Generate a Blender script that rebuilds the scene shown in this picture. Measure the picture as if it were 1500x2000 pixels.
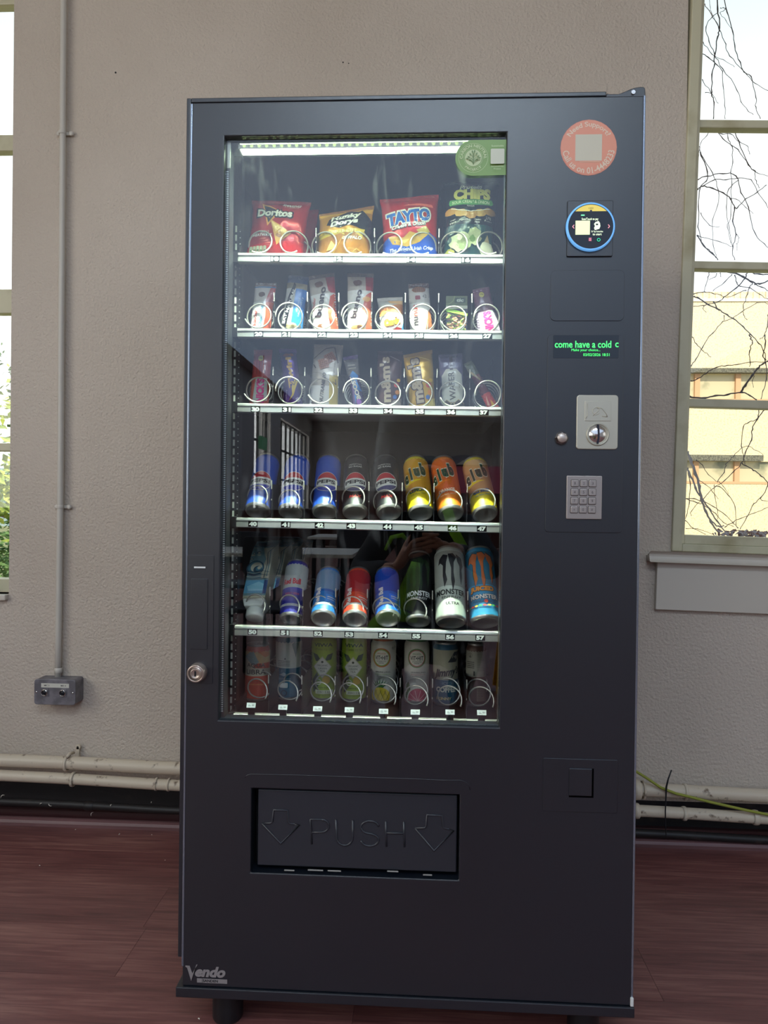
import bpy, bmesh, math, random
from mathutils import Vector, Matrix, noise
from mathutils.geometry import tessellate_polygon
random.seed(7)
PI = math.pi
for o in list(bpy.data.objects): bpy.data.objects.remove(o)
SC = bpy.context.scene
COL = SC.collection

# ------------------------------------------------------------------ camera
F_PX = 1420.0
CAM = Vector((0.0241, -1.414, 1.05))
YAW, PIT, ROL = 0.0495, -0.0059, 0.0121
cF = Vector((-math.sin(YAW)*math.cos(PIT), math.cos(YAW)*math.cos(PIT), math.sin(PIT)))
cR = Vector((math.cos(YAW), math.sin(YAW), 0)); cU = cR.cross(cF)
# image x = f(a cos + b sin), image y(up) = f(b cos - a sin)
imR = (cR*math.cos(ROL) + cU*math.sin(ROL)); imU = (cU*math.cos(ROL) - cR*math.sin(ROL))
cam = bpy.data.cameras.new('camera'); cam.sensor_fit = 'VERTICAL'; cam.sensor_height = 24.0
cam.lens = F_PX/2000*24.0; cam.clip_start = 0.005; cam.clip_end = 500
camo = bpy.data.objects.new('camera', cam); COL.objects.link(camo)
mm = Matrix((imR, imU, -cF)).transposed().to_4x4(); mm.translation = CAM
camo.matrix_world = mm; SC.camera = camo

def ray(px, py):
    return cF + imR*((px-750)/F_PX) + imU*((1000-py)/F_PX)
def P(px, py, Y):
    d = ray(px, py); return CAM + d*((Y-CAM.y)/d.y)
def G(px, py, z=0.0):
    d = ray(px, py); return CAM + d*((z-CAM.z)/d.z)

# ------------------------------------------------------------------ world, sun, lights, exposure
SC.view_settings.view_transform = 'Standard'; SC.view_settings.look = 'None'
SC.view_settings.exposure = 0.0; SC.view_settings.gamma = 1.0; SC.view_settings.use_curve_mapping = False
w = bpy.data.worlds.new('world'); SC.world = w; w.use_nodes = True
nt = w.node_tree; nt.nodes.clear()
wo = nt.nodes.new('ShaderNodeOutputWorld'); bg = nt.nodes.new('ShaderNodeBackground')
tc = nt.nodes.new('ShaderNodeTexCoord'); sx = nt.nodes.new('ShaderNodeSeparateXYZ'); cr = nt.nodes.new('ShaderNodeValToRGB')
nt.links.new(tc.outputs['Generated'], sx.inputs[0]); nt.links.new(sx.outputs['Z'], cr.inputs[0])
cr.color_ramp.elements[0].position = 0.0; cr.color_ramp.elements[0].color = (1.0, 1.0, 1.0, 1)
cr.color_ramp.elements[1].position = 0.66; cr.color_ramp.elements[1].color = (0.50, 0.74, 0.80, 1)
e = cr.color_ramp.elements.new(0.44); e.color = (0.97, 1.0, 1.0, 1)
nt.links.new(cr.outputs[0], bg.inputs[0]); bg.inputs[1].default_value = 1.3; nt.links.new(bg.outputs[0], wo.inputs[0])

sun = bpy.data.lights.new('sun', 'SUN'); sun.energy = 4.6; sun.color = (1.0, 0.9, 0.72); sun.angle = 0.01
so = bpy.data.objects.new('sun', sun); COL.objects.link(so)
so.rotation_euler = Vector((0.10, 0.85, -0.55)).to_track_quat('-Z', 'Y').to_euler()

def area(name, loc, direction, sx_, sy_, power, col):
    l = bpy.data.lights.new(name, 'AREA'); l.shape = 'RECTANGLE'; l.size = sx_; l.size_y = sy_
    l.energy = power; l.color = col
    o = bpy.data.objects.new(name, l); COL.objects.link(o); o.location = loc
    o.rotation_euler = Vector(direction).to_track_quat('-Z', 'Y').to_euler()
    return o
# daylight through the hall's side windows (left wall), then an added overhead panel
area('window_daylight', (-3.14, -2.35, 1.95), (1, 0, 0), 3.9, 1.9, 70, (1.0, 0.94, 0.86))
area('window_daylight', (-3.14, -6.45, 1.95), (1, 0, 0), 3.1, 1.9, 50, (1.0, 0.95, 0.88))
area('added_daylight_panel', (0.9, -8.9, 3.335), (0, 0.0, -1), 7.2, 12.8, 290, (0.50, 0.70, 1.0))  # added unseen panel, puts a bluish sheen on door and glass

area('window_daylight', (-3.14, -15.5, 1.95), (1, 0, 0), 3.9, 1.9, 110, (0.95, 0.97, 1.0))
area('window_daylight', (-3.14, -11.9, 1.95), (1, 0, 0), 1.4, 1.9, 45, (0.95, 0.97, 1.0))
area('added_shelf_light', (0.15, -2.45, 3.27), (0, 0.45, -1), 1.5, 0.25, 44, (0.72, 0.87, 1.0))  # added unseen lamp, lights the lower shelf rows from above

# ------------------------------------------------------------------ helpers
def lin(h):
    if isinstance(h, str):
        h = h.lstrip('#'); c = [int(h[i:i+2], 16)/255 for i in (0, 2, 4)]
    else: c = [x/255 for x in h]
    return tuple(((x/12.92) if x <= .04045 else ((x+.055)/1.055)**2.4) for x in c)
MATS = {}
def M(name, col, rough=.5, metal=0., spec=.5, bump=None, var=None, coat=0., emit=None, alpha=None, trans=0., aniso=None):
    if name in MATS: return MATS[name]
    m = bpy.data.materials.new(name); m.use_nodes = True; t = m.node_tree; b = t.nodes['Principled BSDF']
    c = lin(col); b.inputs['Base Color'].default_value = (*c, 1); b.inputs['Roughness'].default_value = rough
    b.inputs['Metallic'].default_value = metal; b.inputs['Specular IOR Level'].default_value = spec
    b.inputs['Coat Weight'].default_value = coat; b.inputs['Coat Roughness'].default_value = .08
    if trans: b.inputs['Transmission Weight'].default_value = trans
    tcn = None
    def coords(sc=(1, 1, 1)):
        tc = t.nodes.new('ShaderNodeTexCoord'); mp = t.nodes.new('ShaderNodeMapping'); mp.inputs['Scale'].default_value = sc
        t.links.new(tc.outputs['Object'], mp.inputs[0]); return mp.outputs[0]
    if bump:   # (scale, strength, distance, detail[, stretch])
        n = t.nodes.new('ShaderNodeTexNoise'); n.inputs['Scale'].default_value = bump[0]; n.inputs['Detail'].default_value = bump[3]
        t.links.new(coords(bump[4] if len(bump) > 4 else (1, 1, 1)), n.inputs['Vector'])
        bp = t.nodes.new('ShaderNodeBump'); bp.inputs['Strength'].default_value = bump[1]; bp.inputs['Distance'].default_value = bump[2]
        t.links.new(n.outputs[0], bp.inputs['Height']); t.links.new(bp.outputs[0], b.inputs['Normal'])
    if var:    # (colour2, scale, lo, hi[, stretch])
        n = t.nodes.new('ShaderNodeTexNoise'); n.inputs['Scale'].default_value = var[1]; n.inputs['Detail'].default_value = 6
        t.links.new(coords(var[4] if len(var) > 4 else (1, 1, 1)), n.inputs['Vector'])
        r = t.nodes.new('ShaderNodeMapRange'); r.inputs[1].default_value = var[2]; r.inputs[2].default_value = var[3]
        t.links.new(n.outputs[0], r.inputs[0])
        mx = t.nodes.new('ShaderNodeMix'); mx.data_type = 'RGBA'; mx.inputs[6].default_value = (*c, 1); mx.inputs[7].default_value = (*lin(var[0]), 1)
        t.links.new(r.outputs[0], mx.inputs[0]); t.links.new(mx.outputs[2], b.inputs['Base Color'])
    if emit:
        b.inputs['Emission Color'].default_value = (*lin(emit[0]), 1); b.inputs['Emission Strength'].default_value = emit[1]
    MATS[name] = m; return m
def MP(name, rough=.35, metal=0., emit=0., coat=0., bump=None):
    """print: flat colours held per face"""
    if name in MATS: return MATS[name]
    m = M(name, (128, 128, 128), rough, metal, coat=coat, bump=bump); t = m.node_tree; b = t.nodes['Principled BSDF']
    a = t.nodes.new('ShaderNodeAttribute'); a.attribute_name = 'Col'
    t.links.new(a.outputs[0], b.inputs['Base Color'])
    if emit:
        t.links.new(a.outputs[0], b.inputs['Emission Color']); b.inputs['Emission Strength'].default_value = emit
    return m
def glass_mat(name, refl=1.0, smear=0.0):
    m = bpy.data.materials.new(name); m.use_nodes = True; t = m.node_tree; t.nodes.clear()
    out = t.nodes.new('ShaderNodeOutputMaterial'); tr = t.nodes.new('ShaderNodeBsdfTransparent'); gl = t.nodes.new('ShaderNodeBsdfGlossy')
    tr.inputs[0].default_value = (.99, 1, .995, 1); gl.inputs['Roughness'].default_value = 0.0
    geo = t.nodes.new('ShaderNodeNewGeometry'); dot = t.nodes.new('ShaderNodeVectorMath'); dot.operation = 'DOT_PRODUCT'
    t.links.new(geo.outputs['Normal'], dot.inputs[0]); t.links.new(geo.outputs['Incoming'], dot.inputs[1])
    def mth(op, a, b=None):
        n = t.nodes.new('ShaderNodeMath'); n.operation = op
        for i, v in enumerate((a, b)):
            if v is None: continue
            if isinstance(v, (int, float)): n.inputs[i].default_value = v
            else: t.links.new(v, n.inputs[i])
        return n.outputs[0]
    ab = mth('ABSOLUTE', dot.outputs['Value']); om = mth('SUBTRACT', 1.0, ab); p5 = mth('POWER', om, 5.0)
    f = mth('MULTIPLY', mth('ADD', mth('MULTIPLY', p5, .95), .05), refl)
    mx = t.nodes.new('ShaderNodeMixShader'); t.links.new(f, mx.inputs[0]); t.links.new(tr.outputs[0], mx.inputs[1]); t.links.new(gl.outputs[0], mx.inputs[2])
    last = mx.outputs[0]
    if smear:
        tc = t.nodes.new('ShaderNodeTexCoord'); mp = t.nodes.new('ShaderNodeMapping'); mp.inputs['Scale'].default_value = (14, 1, 3.2); mp.inputs['Rotation'].default_value = (0, .45, 0)
        t.links.new(tc.outputs['Object'], mp.inputs[0]); n = t.nodes.new('ShaderNodeTexNoise'); n.inputs['Scale'].default_value = 1.6; n.inputs['Detail'].default_value = 5; n.inputs['Distortion'].default_value = 1.2
        t.links.new(mp.outputs[0], n.inputs['Vector']); r = t.nodes.new('ShaderNodeMapRange'); r.inputs[1].default_value = .55; r.inputs[2].default_value = .8; r.inputs[4].default_value = smear
        t.links.new(n.outputs[0], r.inputs[0]); df = t.nodes.new('ShaderNodeBsdfTranslucent'); df.inputs[0].default_value = (.85, .9, .9, 1)
        df2 = t.nodes.new('ShaderNodeBsdfDiffuse'); df2.inputs[0].default_value = (.85, .9, .9, 1); ad = t.nodes.new('ShaderNodeMixShader'); ad.inputs[0].default_value = .5
        t.links.new(df.outputs[0], ad.inputs[1]); t.links.new(df2.outputs[0], ad.inputs[2])
        m2 = t.nodes.new('ShaderNodeMixShader'); t.links.new(r.outputs[0], m2.inputs[0]); t.links.new(last, m2.inputs[1]); t.links.new(ad.outputs[0], m2.inputs[2]); last = m2.outputs[0]
    t.links.new(last, out.inputs[0]); MATS[name] = m; return m

MWI = {}
def link(o, parent=None):
    COL.objects.link(o)
    if parent is not None: o.parent = parent
    return o
def tag(o, label=None, cat=None, group=None, kind=None):
    if label: o['label'] = label
    if cat: o['category'] = cat
    if group: o['group'] = group
    if kind: o['kind'] = kind
    return o
def thing(name, label, cat, loc=(0, 0, 0), group=None, rot=None):
    o = bpy.data.objects.new(name, None); o.empty_display_size = .05; link(o)
    mat = Matrix.Translation(Vector(loc)) @ (rot.to_4x4() if rot is not None else Matrix.Identity(4))
    o.matrix_world = mat; MWI[o.name] = mat.inverted()
    return tag(o, label, cat, group)

class MB:
    def __init__(s): s.v = []; s.f = []; s.sm = []
    def add(s, vs, fs, smooth=False, mat=None):
        b = len(s.v); s.v += [Vector(v) if mat is None else mat @ Vector(v) for v in vs]
        s.f += [tuple(b+i for i in f) for f in fs]; s.sm += [smooth]*len(fs); return s
    def box(s, x0, x1, y0, y1, z0, z1, mat=None):
        vs = [(x, y, z) for x in (x0, x1) for y in (y0, y1) for z in (z0, z1)]
        return s.add(vs, [(0, 1, 3, 2), (4, 6, 7, 5), (0, 4, 5, 1), (2, 3, 7, 6), (0, 2, 6, 4), (1, 5, 7, 3)], False, mat)
    def prism(s, poly, a0, a1, axis='y', mat=None, smooth=False):
        """poly in the two other axes, extruded along axis"""
        def mk(p, a):
            return {'y': (p[0], a, p[1]), 'x': (a, p[0], p[1]), 'z': (p[0], p[1], a)}[axis]
        n = len(poly); tri = tessellate_polygon([[Vector((p[0], p[1], 0)) for p in poly]])
        vs = [mk(p, a0) for p in poly]+[mk(p, a1) for p in poly]
        area2 = sum(poly[i][0]*poly[(i+1) % n][1]-poly[(i+1) % n][0]*poly[i][1] for i in range(n))
        caps = [tuple(range(n))] + [tuple(range(2*n-1, n-1, -1))] if n <= 40 else [tuple(t) for t in tri]+[tuple(i+n for i in reversed(t)) for t in tri]
        s.add(vs, caps, False, mat)
        b = len(s.v)-2*n
        s.f += [(b+i, b+n+i, b+n+(i+1) % n, b+(i+1) % n) for i in range(n)]; s.sm += [smooth]*n
        return s
    def lathe(s, prof, n=32, mat=None, smooth=True, closed=False):
        vs = []; fs = []
        for r, z in prof:
            for k in range(n): a = 2*PI*k/n; vs.append((r*math.cos(a), r*math.sin(a), z))
        for i in range(len(prof)-1):
            for k in range(n): fs.append((i*n+k, i*n+(k+1) % n, (i+1)*n+(k+1) % n, (i+1)*n+k))
        return s.add(vs, fs, smooth, mat)
    def tube(s, pts, r, n=8, caps=True, smooth=True):
        pts = [Vector(p) for p in pts]; rs = r if isinstance(r, (list, tuple)) else [r]*len(pts)
        up = None; vs = []; m = len(pts)
        for i, p in enumerate(pts):
            d = (pts[min(i+1, m-1)]-pts[max(i-1, 0)]).normalized()
            if up is None:
                up = Vector((0, 0, 1)) if abs(d.z) < .9 else Vector((1, 0, 0))
            sd = d.cross(up).normalized(); up = sd.cross(d).normalized()
            for k in range(n): a = 2*PI*k/n; vs.append(p+(sd*math.cos(a)+up*math.sin(a))*rs[i])
        fs = [(i*n+k, i*n+(k+1) % n, (i+1)*n+(k+1) % n, (i+1)*n+k) for i in range(m-1) for k in range(n)]
        if caps: fs += [tuple(range(n-1, -1, -1)), tuple((m-1)*n+k for k in range(n))]
        return s.add(vs, fs, smooth)
    def mesh(s, name, mat, xf=None):
        me = bpy.data.meshes.new(name)
        vs = [tuple(xf @ v) for v in s.v] if xf is not None else [tuple(v) for v in s.v]
        me.from_pydata(vs, [], s.f); me.polygons.foreach_set('use_smooth', s.sm)
        me.materials.append(mat); me.update()
        return me
    def build(s, name, mat, parent=None, bevel=0, seg=2, local=False, recalc=True, label=None):
        xf = MWI.get(parent.name) if (parent is not None and not local) else None
        if parent is not None and not local and xf is None: xf = MWI.get(ROOTOF.get(parent.name))
        me = s.mesh(name, mat, xf)
        if recalc:
            bm = bmesh.new(); bm.from_mesh(me); bmesh.ops.recalc_face_normals(bm, faces=bm.faces); bm.to_mesh(me); bm.free()
        o = bpy.data.objects.new(name, me); link(o, parent)
        if parent is not None: ROOTOF[o.name] = ROOTOF.get(parent.name, parent.name)
        if bevel:
            md = o.modifiers.new('bevel', 'BEVEL'); md.width = bevel; md.segments = seg; md.limit_method = 'ANGLE'; md.angle_limit = .6
        if label: o['label'] = label
        return o
ROOTOF = {}
def inst(me, name, parent=None, loc=None, rot=None):
    o = bpy.data.objects.new(name, me); link(o, parent)
    if parent is not None: ROOTOF[o.name] = ROOTOF.get(parent.name, parent.name)
    if loc is not None: o.location = loc
    if rot is not None: o.rotation_euler = rot
    return o
def rrect(x0, z0, x1, z1, r, n=6):
    out = []
    for cx, cz, a in ((x1-r, z0+r, -PI/2), (x1-r, z1-r, 0), (x0+r, z1-r, PI/2), (x0+r, z0+r, PI)):
        for k in range(n+1): t = a+PI/2*k/n; out.append((cx+r*math.cos(t), cz+r*math.sin(t)))
    return out
def circ(cx, cz, r, n=32): return [(cx+r*math.cos(2*PI*k/n), cz+r*math.sin(2*PI*k/n)) for k in range(n)]
def plate(mb, xs, zs, holes, y0, y1):
    """a slab in the xz plane with rectangular holes; xs, zs sorted grid lines that include hole edges"""
    vid = {}
    def V(i, j, k):
        key = (i, j, k)
        if key not in vid: vid[key] = len(vs); vs.append((xs[i], (y0, y1)[k], zs[j]))
        return vid[key]
    vs = []; fs = []; nx, nz = len(xs)-1, len(zs)-1
    def solid(i, j):
        if i < 0 or j < 0 or i >= nx or j >= nz: return False
        cx, cz = (xs[i]+xs[i+1])/2, (zs[j]+zs[j+1])/2
        return not any(a < cx < b and c < cz < d for a, b, c, d in holes)
    for i in range(nx):
        for j in range(nz):
            if not solid(i, j): continue
            fs.append((V(i, j, 0), V(i+1, j, 0), V(i+1, j+1, 0), V(i, j+1, 0)))
            fs.append((V(i, j, 1), V(i, j+1, 1), V(i+1, j+1, 1), V(i+1, j, 1)))
            if not solid(i-1, j): fs.append((V(i, j, 0), V(i, j+1, 0), V(i, j+1, 1), V(i, j, 1)))
            if not solid(i+1, j): fs.append((V(i+1, j, 0), V(i+1, j, 1), V(i+1, j+1, 1), V(i+1, j+1, 0)))
            if not solid(i, j-1): fs.append((V(i, j, 0), V(i, j, 1), V(i+1, j, 1), V(i+1, j, 0)))
            if not solid(i, j+1): fs.append((V(i, j+1, 0), V(i+1, j+1, 0), V(i+1, j+1, 1), V(i, j+1, 1)))
    return mb.add(vs, fs)

# ---- flat print (lettering and graphics) laid on a surface
TXT = {}
def text_tris(s, bold=0.):
    k = (s, bold)
    if k not in TXT:
        c = bpy.data.curves.new('lettering', 'FONT'); c.body = s; c.offset = bold; c.resolution_u = 3
        o = bpy.data.objects.new('lettering', c); me = o.to_mesh()
        vs = [(v.co.x, v.co.y) for v in me.vertices]; tr = []
        for p in me.polygons:
            q = list(p.vertices)
            for i in range(1, len(q)-1): tr.append((q[0], q[i], q[i+1]))
        o.to_mesh_clear(); bpy.data.objects.remove(o); bpy.data.curves.remove(c)
        x0 = min(v[0] for v in vs); x1 = max(v[0] for v in vs); y0 = min(v[1] for v in vs); y1 = max(v[1] for v in vs)
        TXT[k] = ([((x-x0)/(x1-x0)-.5, (y-y0)/(y1-y0)-.5) for x, y in vs], tr, (x1-x0)/(y1-y0))
    return TXT[k]
class Pr:
    def __init__(s, W, H): s.W = W; s.H = H; s.L = []
    def _m(s, pts): return [((x)*s.W, y*s.H) for x, y in pts]
    def tris(s, T, col): s.L.append((T, lin(col))); return s
    def poly(s, pts, col, raw=False):
        q = pts if raw else s._m(pts)
        t = tessellate_polygon([[Vector((p[0], p[1], 0)) for p in q]])
        return s.tris([tuple(q[i] for i in tr) for tr in t], col)
    def rect(s, x0, y0, x1, y1, col): return s.poly([(x0, y0), (x1, y0), (x1, y1), (x0, y1)], col)
    def ell(s, cx, cy, rx, ry, col, n=20, a0=0, a1=2*PI):
        return s.poly([(cx+rx*math.cos(a0+(a1-a0)*k/(n if a1-a0 > 6.2 else n-1)), cy+ry*math.sin(a0+(a1-a0)*k/(n if a1-a0 > 6.2 else n-1))) for k in range(n)], col)
    def disc(s, cx, cy, r, col, n=28):   # round in real units, r as a share of W
        x, y = cx*s.W, cy*s.H; return s.poly(circ(x, y, r*s.W, n), col, True)
    def ring(s, cx, cy, r, t, col, n=32, a0=0., a1=2*PI):
        x, y = cx*s.W, cy*s.H; R0, R1 = (r-t)*s.W, r*s.W; T = []
        for k in range(n):
            a, b = a0+(a1-a0)*k/n, a0+(a1-a0)*(k+1)/n
            p = [(x+R*math.cos(q), y+R*math.sin(q)) for R, q in ((R0, a), (R1, a), (R1, b), (R0, b))]
            T += [(p[0], p[1], p[2]), (p[0], p[2], p[3])]
        return s.tris(T, col)
    def line(s, pts, wd, col):
        q = s._m(pts); T = []; h = wd*s.W/2
        for (x0, y0), (x1, y1) in zip(q, q[1:]):
            d = math.hypot(x1-x0, y1-y0) or 1e-9; nx, ny = -(y1-y0)/d*h, (x1-x0)/d*h
            a, b, c, e = (x0+nx, y0+ny), (x0-nx, y0-ny), (x1-nx, y1-ny), (x1+nx, y1+ny); T += [(a, b, c), (a, c, e)]
        return s.tris(T, col)
    def text(s, st, cx, cy, wd, ht, col, rot=0, shear=0., bold=0., out=None, ow=.012):
        """wd, ht: share of W and H of the letters' box before turning (turned 90: wd is a share of H)"""
        if out is not None:
            s.text(st, cx, cy, wd+ow*(1 if not rot else s.W/s.H), ht+ow*(s.W/s.H if not rot else 1), out, rot, shear, bold+.05)
        v, tr, _ = text_tris(st, bold); a = math.radians(rot); ca, sa = math.cos(a), math.sin(a)
        side = 45 < abs(rot) % 180 < 135
        wr, hr = (wd*s.H, ht*s.W) if side else (wd*s.W, ht*s.H); q = []
        for x, y in v:
            X = x*wr+shear*y*hr; Y = y*hr; q.append((cx*s.W+X*ca-Y*sa, cy*s.H+X*sa+Y*ca))
        return s.tris([tuple(q[i] for i in t) for t in tr], col)
    def arc(s, st, cx, cy, r, a_mid, span, ht, col, inner=False, bold=0.):
        v, tr, _ = text_tris(st, bold); q = []
        for x, y in v:
            R = (r + (y if not inner else -y)*ht)*s.W; a = math.radians(a_mid) + (-x if not inner else x)*math.radians(span)
            q.append((cx*s.W+R*math.cos(a), cy*s.H+R*math.sin(a)))
        return s.tris([tuple(q[i] for i in t) for t in tr], col)
    def build(s, S, mat, parent, name='label_print', maxe=.006, off=.0004, step=.00018, local=True, clip=None):
        vs = []; fs = []; cols = []; m2 = maxe*maxe
        for li, (T, col) in enumerate(s.L):
            o = off+step*li; st = list(T); cache = {}
            def vv(p):
                k = (round(p[0], 6), round(p[1], 6))
                if k not in cache: cache[k] = len(vs); vs.append(tuple(S(p[0], p[1], o)))
                return cache[k]
            while st:
                a, b, c = st.pop()
                if clip:
                    cx_ = (a[0]+b[0]+c[0])/3; cy_ = (a[1]+b[1]+c[1])/3
                d = [(a[0]-b[0])**2+(a[1]-b[1])**2, (b[0]-c[0])**2+(b[1]-c[1])**2, (c[0]-a[0])**2+(c[1]-a[1])**2]
                k = d.index(max(d))
                if d[k] > m2:
                    if k == 0: m_ = ((a[0]+b[0])/2, (a[1]+b[1])/2); st += [(a, m_, c), (m_, b, c)]
                    elif k == 1: m_ = ((b[0]+c[0])/2, (b[1]+c[1])/2); st += [(a, b, m_), (a, m_, c)]
                    else: m_ = ((c[0]+a[0])/2, (c[1]+a[1])/2); st += [(a, b, m_), (m_, b, c)]
                    continue
                if clip and not clip(cx_, cy_): continue
                ar = (b[0]-a[0])*(c[1]-a[1])-(c[0]-a[0])*(b[1]-a[1])
                f = (vv(a), vv(b), vv(c)) if ar > 0 else (vv(a), vv(c), vv(b))
                if len(set(f)) == 3: fs.append(f); cols.append(col)
        xf = None if local else (MWI.get(parent.name) or MWI.get(ROOTOF.get(parent.name, '')))
        me = bpy.data.meshes.new(name); me.from_pydata([tuple(xf @ Vector(v)) for v in vs] if xf is not None else vs, [], fs)
        at = me.color_attributes.new('Col', 'FLOAT_COLOR', 'CORNER')
        buf = []
        for c in cols: buf += [*c, 1.0]*3
        at.data.foreach_set('color', buf); me.materials.append(mat); me.update()
        o_ = bpy.data.objects.new(name, me); link(o_, parent); ROOTOF[o_.name] = ROOTOF.get(parent.name, parent.name)
        return o_
# ------------------------------------------------------------------ materials of the room
WALL = M('plaster_paint', (210, 197, 182), .62, bump=(115, .9, .006, 4), var=((197, 183, 167), 1.3, .35, .7))
CREAM = M('cream_gloss_paint', (206, 200, 170), .4, bump=(30, .15, .002, 3), var=((176, 166, 130), 9, .5, .75))
SILLM = M('sill_paint', (214, 206, 192), .35, bump=(20, .15, .002, 3))
PIPEM = M('pipe_paint', (214, 200, 178), .35, bump=(60, .3, .002, 3), var=((120, 100, 82), 38, .62, .72))
CONDM = M('conduit_paint', (205, 199, 188), .38, bump=(40, .2, .001, 2))
SKIRT = M('black_skirting_paint', (30, 27, 27), .5, bump=(30, .4, .003, 4), var=((60, 50, 46), 20, .6, .8))
MAROON = M('maroon_skirting_paint', (62, 32, 33), .4, bump=(30, .3, .002, 3))
TRIMW = M('varnished_pink_wood', (124, 88, 88), .4, var=((92, 62, 62), 8, .3, .7, (.3, 4, 4)))
CEIL = M('ceiling_paint', (222, 222, 222), .9)
WOODWALL = M('brown_panelling', (92, 52, 40), .4)
GL = glass_mat('window_glass', .8)
ZC = 3.35

# ------------------------------------------------------------------ floor
FX0, FX1, FY0, FY1 = -3.0, 5.0, -18.0, 0.93
def wood_mat():
    m = bpy.data.materials.new('red_wood_floor'); m.use_nodes = True; t = m.node_tree; b = t.nodes['Principled BSDF']
    tc = t.nodes.new('ShaderNodeTexCoord'); geo = t.nodes.new('ShaderNodeNewGeometry'); oi = t.nodes.new('ShaderNodeObjectInfo')
    mp = t.nodes.new('ShaderNodeMapping'); mp.inputs['Scale'].default_value = (1.6, 34, 1)
    ad = t.nodes.new('ShaderNodeVectorMath'); ad.operation = 'ADD'; sc = t.nodes.new('ShaderNodeVectorMath'); sc.operation = 'SCALE'
    cb = t.nodes.new('ShaderNodeCombineXYZ'); t.links.new(oi.outputs['Random'], cb.inputs[0]); t.links.new(oi.outputs['Random'], cb.inputs[1]); t.links.new(cb.outputs[0], sc.inputs[0]); sc.inputs['Scale'].default_value = 1.5
    t.links.new(geo.outputs['Position'], ad.inputs[0]); t.links.new(sc.outputs[0], ad.inputs[1]); t.links.new(ad.outputs[0], mp.inputs[0])
    n = t.nodes.new('ShaderNodeTexNoise'); n.inputs['Scale'].default_value = 3.0; n.inputs['Detail'].default_value = 12; n.inputs['Roughness'].default_value = .62; n.inputs['Distortion'].default_value = .9
    t.links.new(mp.outputs[0], n.inputs['Vector'])
    n2 = t.nodes.new('ShaderNodeTexNoise'); n2.inputs['Scale'].default_value = 2.3; n2.inputs['Detail'].default_value = 3
    mp2 = t.nodes.new('ShaderNodeMapping'); mp2.inputs['Scale'].default_value = (.8, 3, 1); t.links.new(ad.outputs[0], mp2.inputs[0]); t.links.new(mp2.outputs[0], n2.inputs['Vector'])
    r = t.nodes.new('ShaderNodeValToRGB'); cr = r.color_ramp
    cr.elements[0].position = .3; cr.elements[0].color = (*lin((80, 47, 46)), 1); cr.elements[1].position = .75; cr.elements[1].color = (*lin((172, 124, 112)), 1)
    e = cr.elements.new(.5); e.color = (*lin((122, 76, 73)), 1)
    mxf = t.nodes.new('ShaderNodeMath'); mxf.operation = 'MULTIPLY_ADD'; mxf.inputs[1].default_value = .45; t.links.new(n2.outputs[0], mxf.inputs[0])
    ml = t.nodes.new('ShaderNodeMath'); ml.operation = 'MULTIPLY'; ml.inputs[1].default_value = .55; t.links.new(n.outputs[0], ml.inputs[0]); t.links.new(ml.outputs[0], mxf.inputs[2])
    t.links.new(mxf.outputs[0], r.inputs[0]); t.links.new(r.outputs[0], b.inputs['Base Color'])
    b.inputs['Roughness'].default_value = .3
    bp = t.nodes.new('ShaderNodeBump'); bp.inputs['Strength'].default_value = .25; bp.inputs['Distance'].default_value = .002; t.links.new(n.outputs[0], bp.inputs['Height']); t.links.new(bp.outputs[0], b.inputs['Normal'])
    return m
WOOD = wood_mat()
fl = MB().box(FX0, FX1, FY0, FY1+.3, -.06, -.004).build('floor', WOOD); tag(fl, kind='structure')
# plank rows: joints read off the photo's floor seams
yb = G(1300, 1956).y; pw = G(290, 1797).y-G(225, 1890).y; xl = G(258, 1843).x; xr = G(1270, 1902).x
pm = {}
def plank(x0, x1, y0, y1):
    L, W = round(x1-x0, 3), round(y1-y0, 3)
    if (L, W) not in pm:
        g = .00035; pm[(L, W)] = MB().box(-L/2+g, L/2-g, -W/2+g, W/2-g, -.004, 0).mesh('plank', WOOD)
    inst(pm[(L, W)], 'plank', fl, ((x0+x1)/2, (y0+y1)/2, 0))
k = 0; y = yb-3*pw
while y < FY1-.001:
    y1 = min(y+pw, FY1)
    off = {0: xr, 1: xl+.0}.get(int(round((y-yb)/pw)) % 3, xl+.55)
    x = off-1.2*math.ceil((off-FX0)/1.2)
    while x < FX1:
        a, b = max(x, FX0), min(x+1.2, FX1)
        if b-a > .02 and b > -2.0 and a < 2.2: plank(a, b, y, y1)
        x += 1.2
    y += pw

# ------------------------------------------------------------------ back wall with two window openings
WY = .93; WT = .30
phi = .0225
WO = P(1310, 1076, WY)                       # lower left outer corner of the right window's architrave
ex = Vector((math.cos(phi), 0, -math.sin(phi))); ez = Vector((math.sin(phi), 0, math.cos(phi)))
def loc(px, py, Y=WY):
    d = P(px, py, Y)-WO; return d.dot(ex), d.dot(ez)
def WF(mb):  # window frame local (u, y, w) to world
    return Matrix(((ex.x, 0, ez.x, WO.x), (0, 1, 0, 0), (ex.z, 0, ez.z, WO.z), (0, 0, 0, 1)))
WM = WF(None)
LX = P(20, 850, WY).x                        # right edge of the left window's opening
LZ0 = P(10, 1160, WY).z; LZ1 = 3.05; LX0 = LX-1.15
RX0 = WO.x+.03; RX1 = RX0+1.5; RZ0 = WO.z+.0; RZ1 = 3.05
wb = MB()
plate(wb, [FX0, LX0, LX, RX0, RX1, FX1], [.13, min(LZ0, RZ0), max(LZ0, RZ0), 3.05, ZC], [(LX0, LX, LZ0, LZ1), (RX0, RX1, RZ0, RZ1)], WY, WY+WT)
wall = wb.build('wall_back', WALL); tag(wall, kind='structure')
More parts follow.
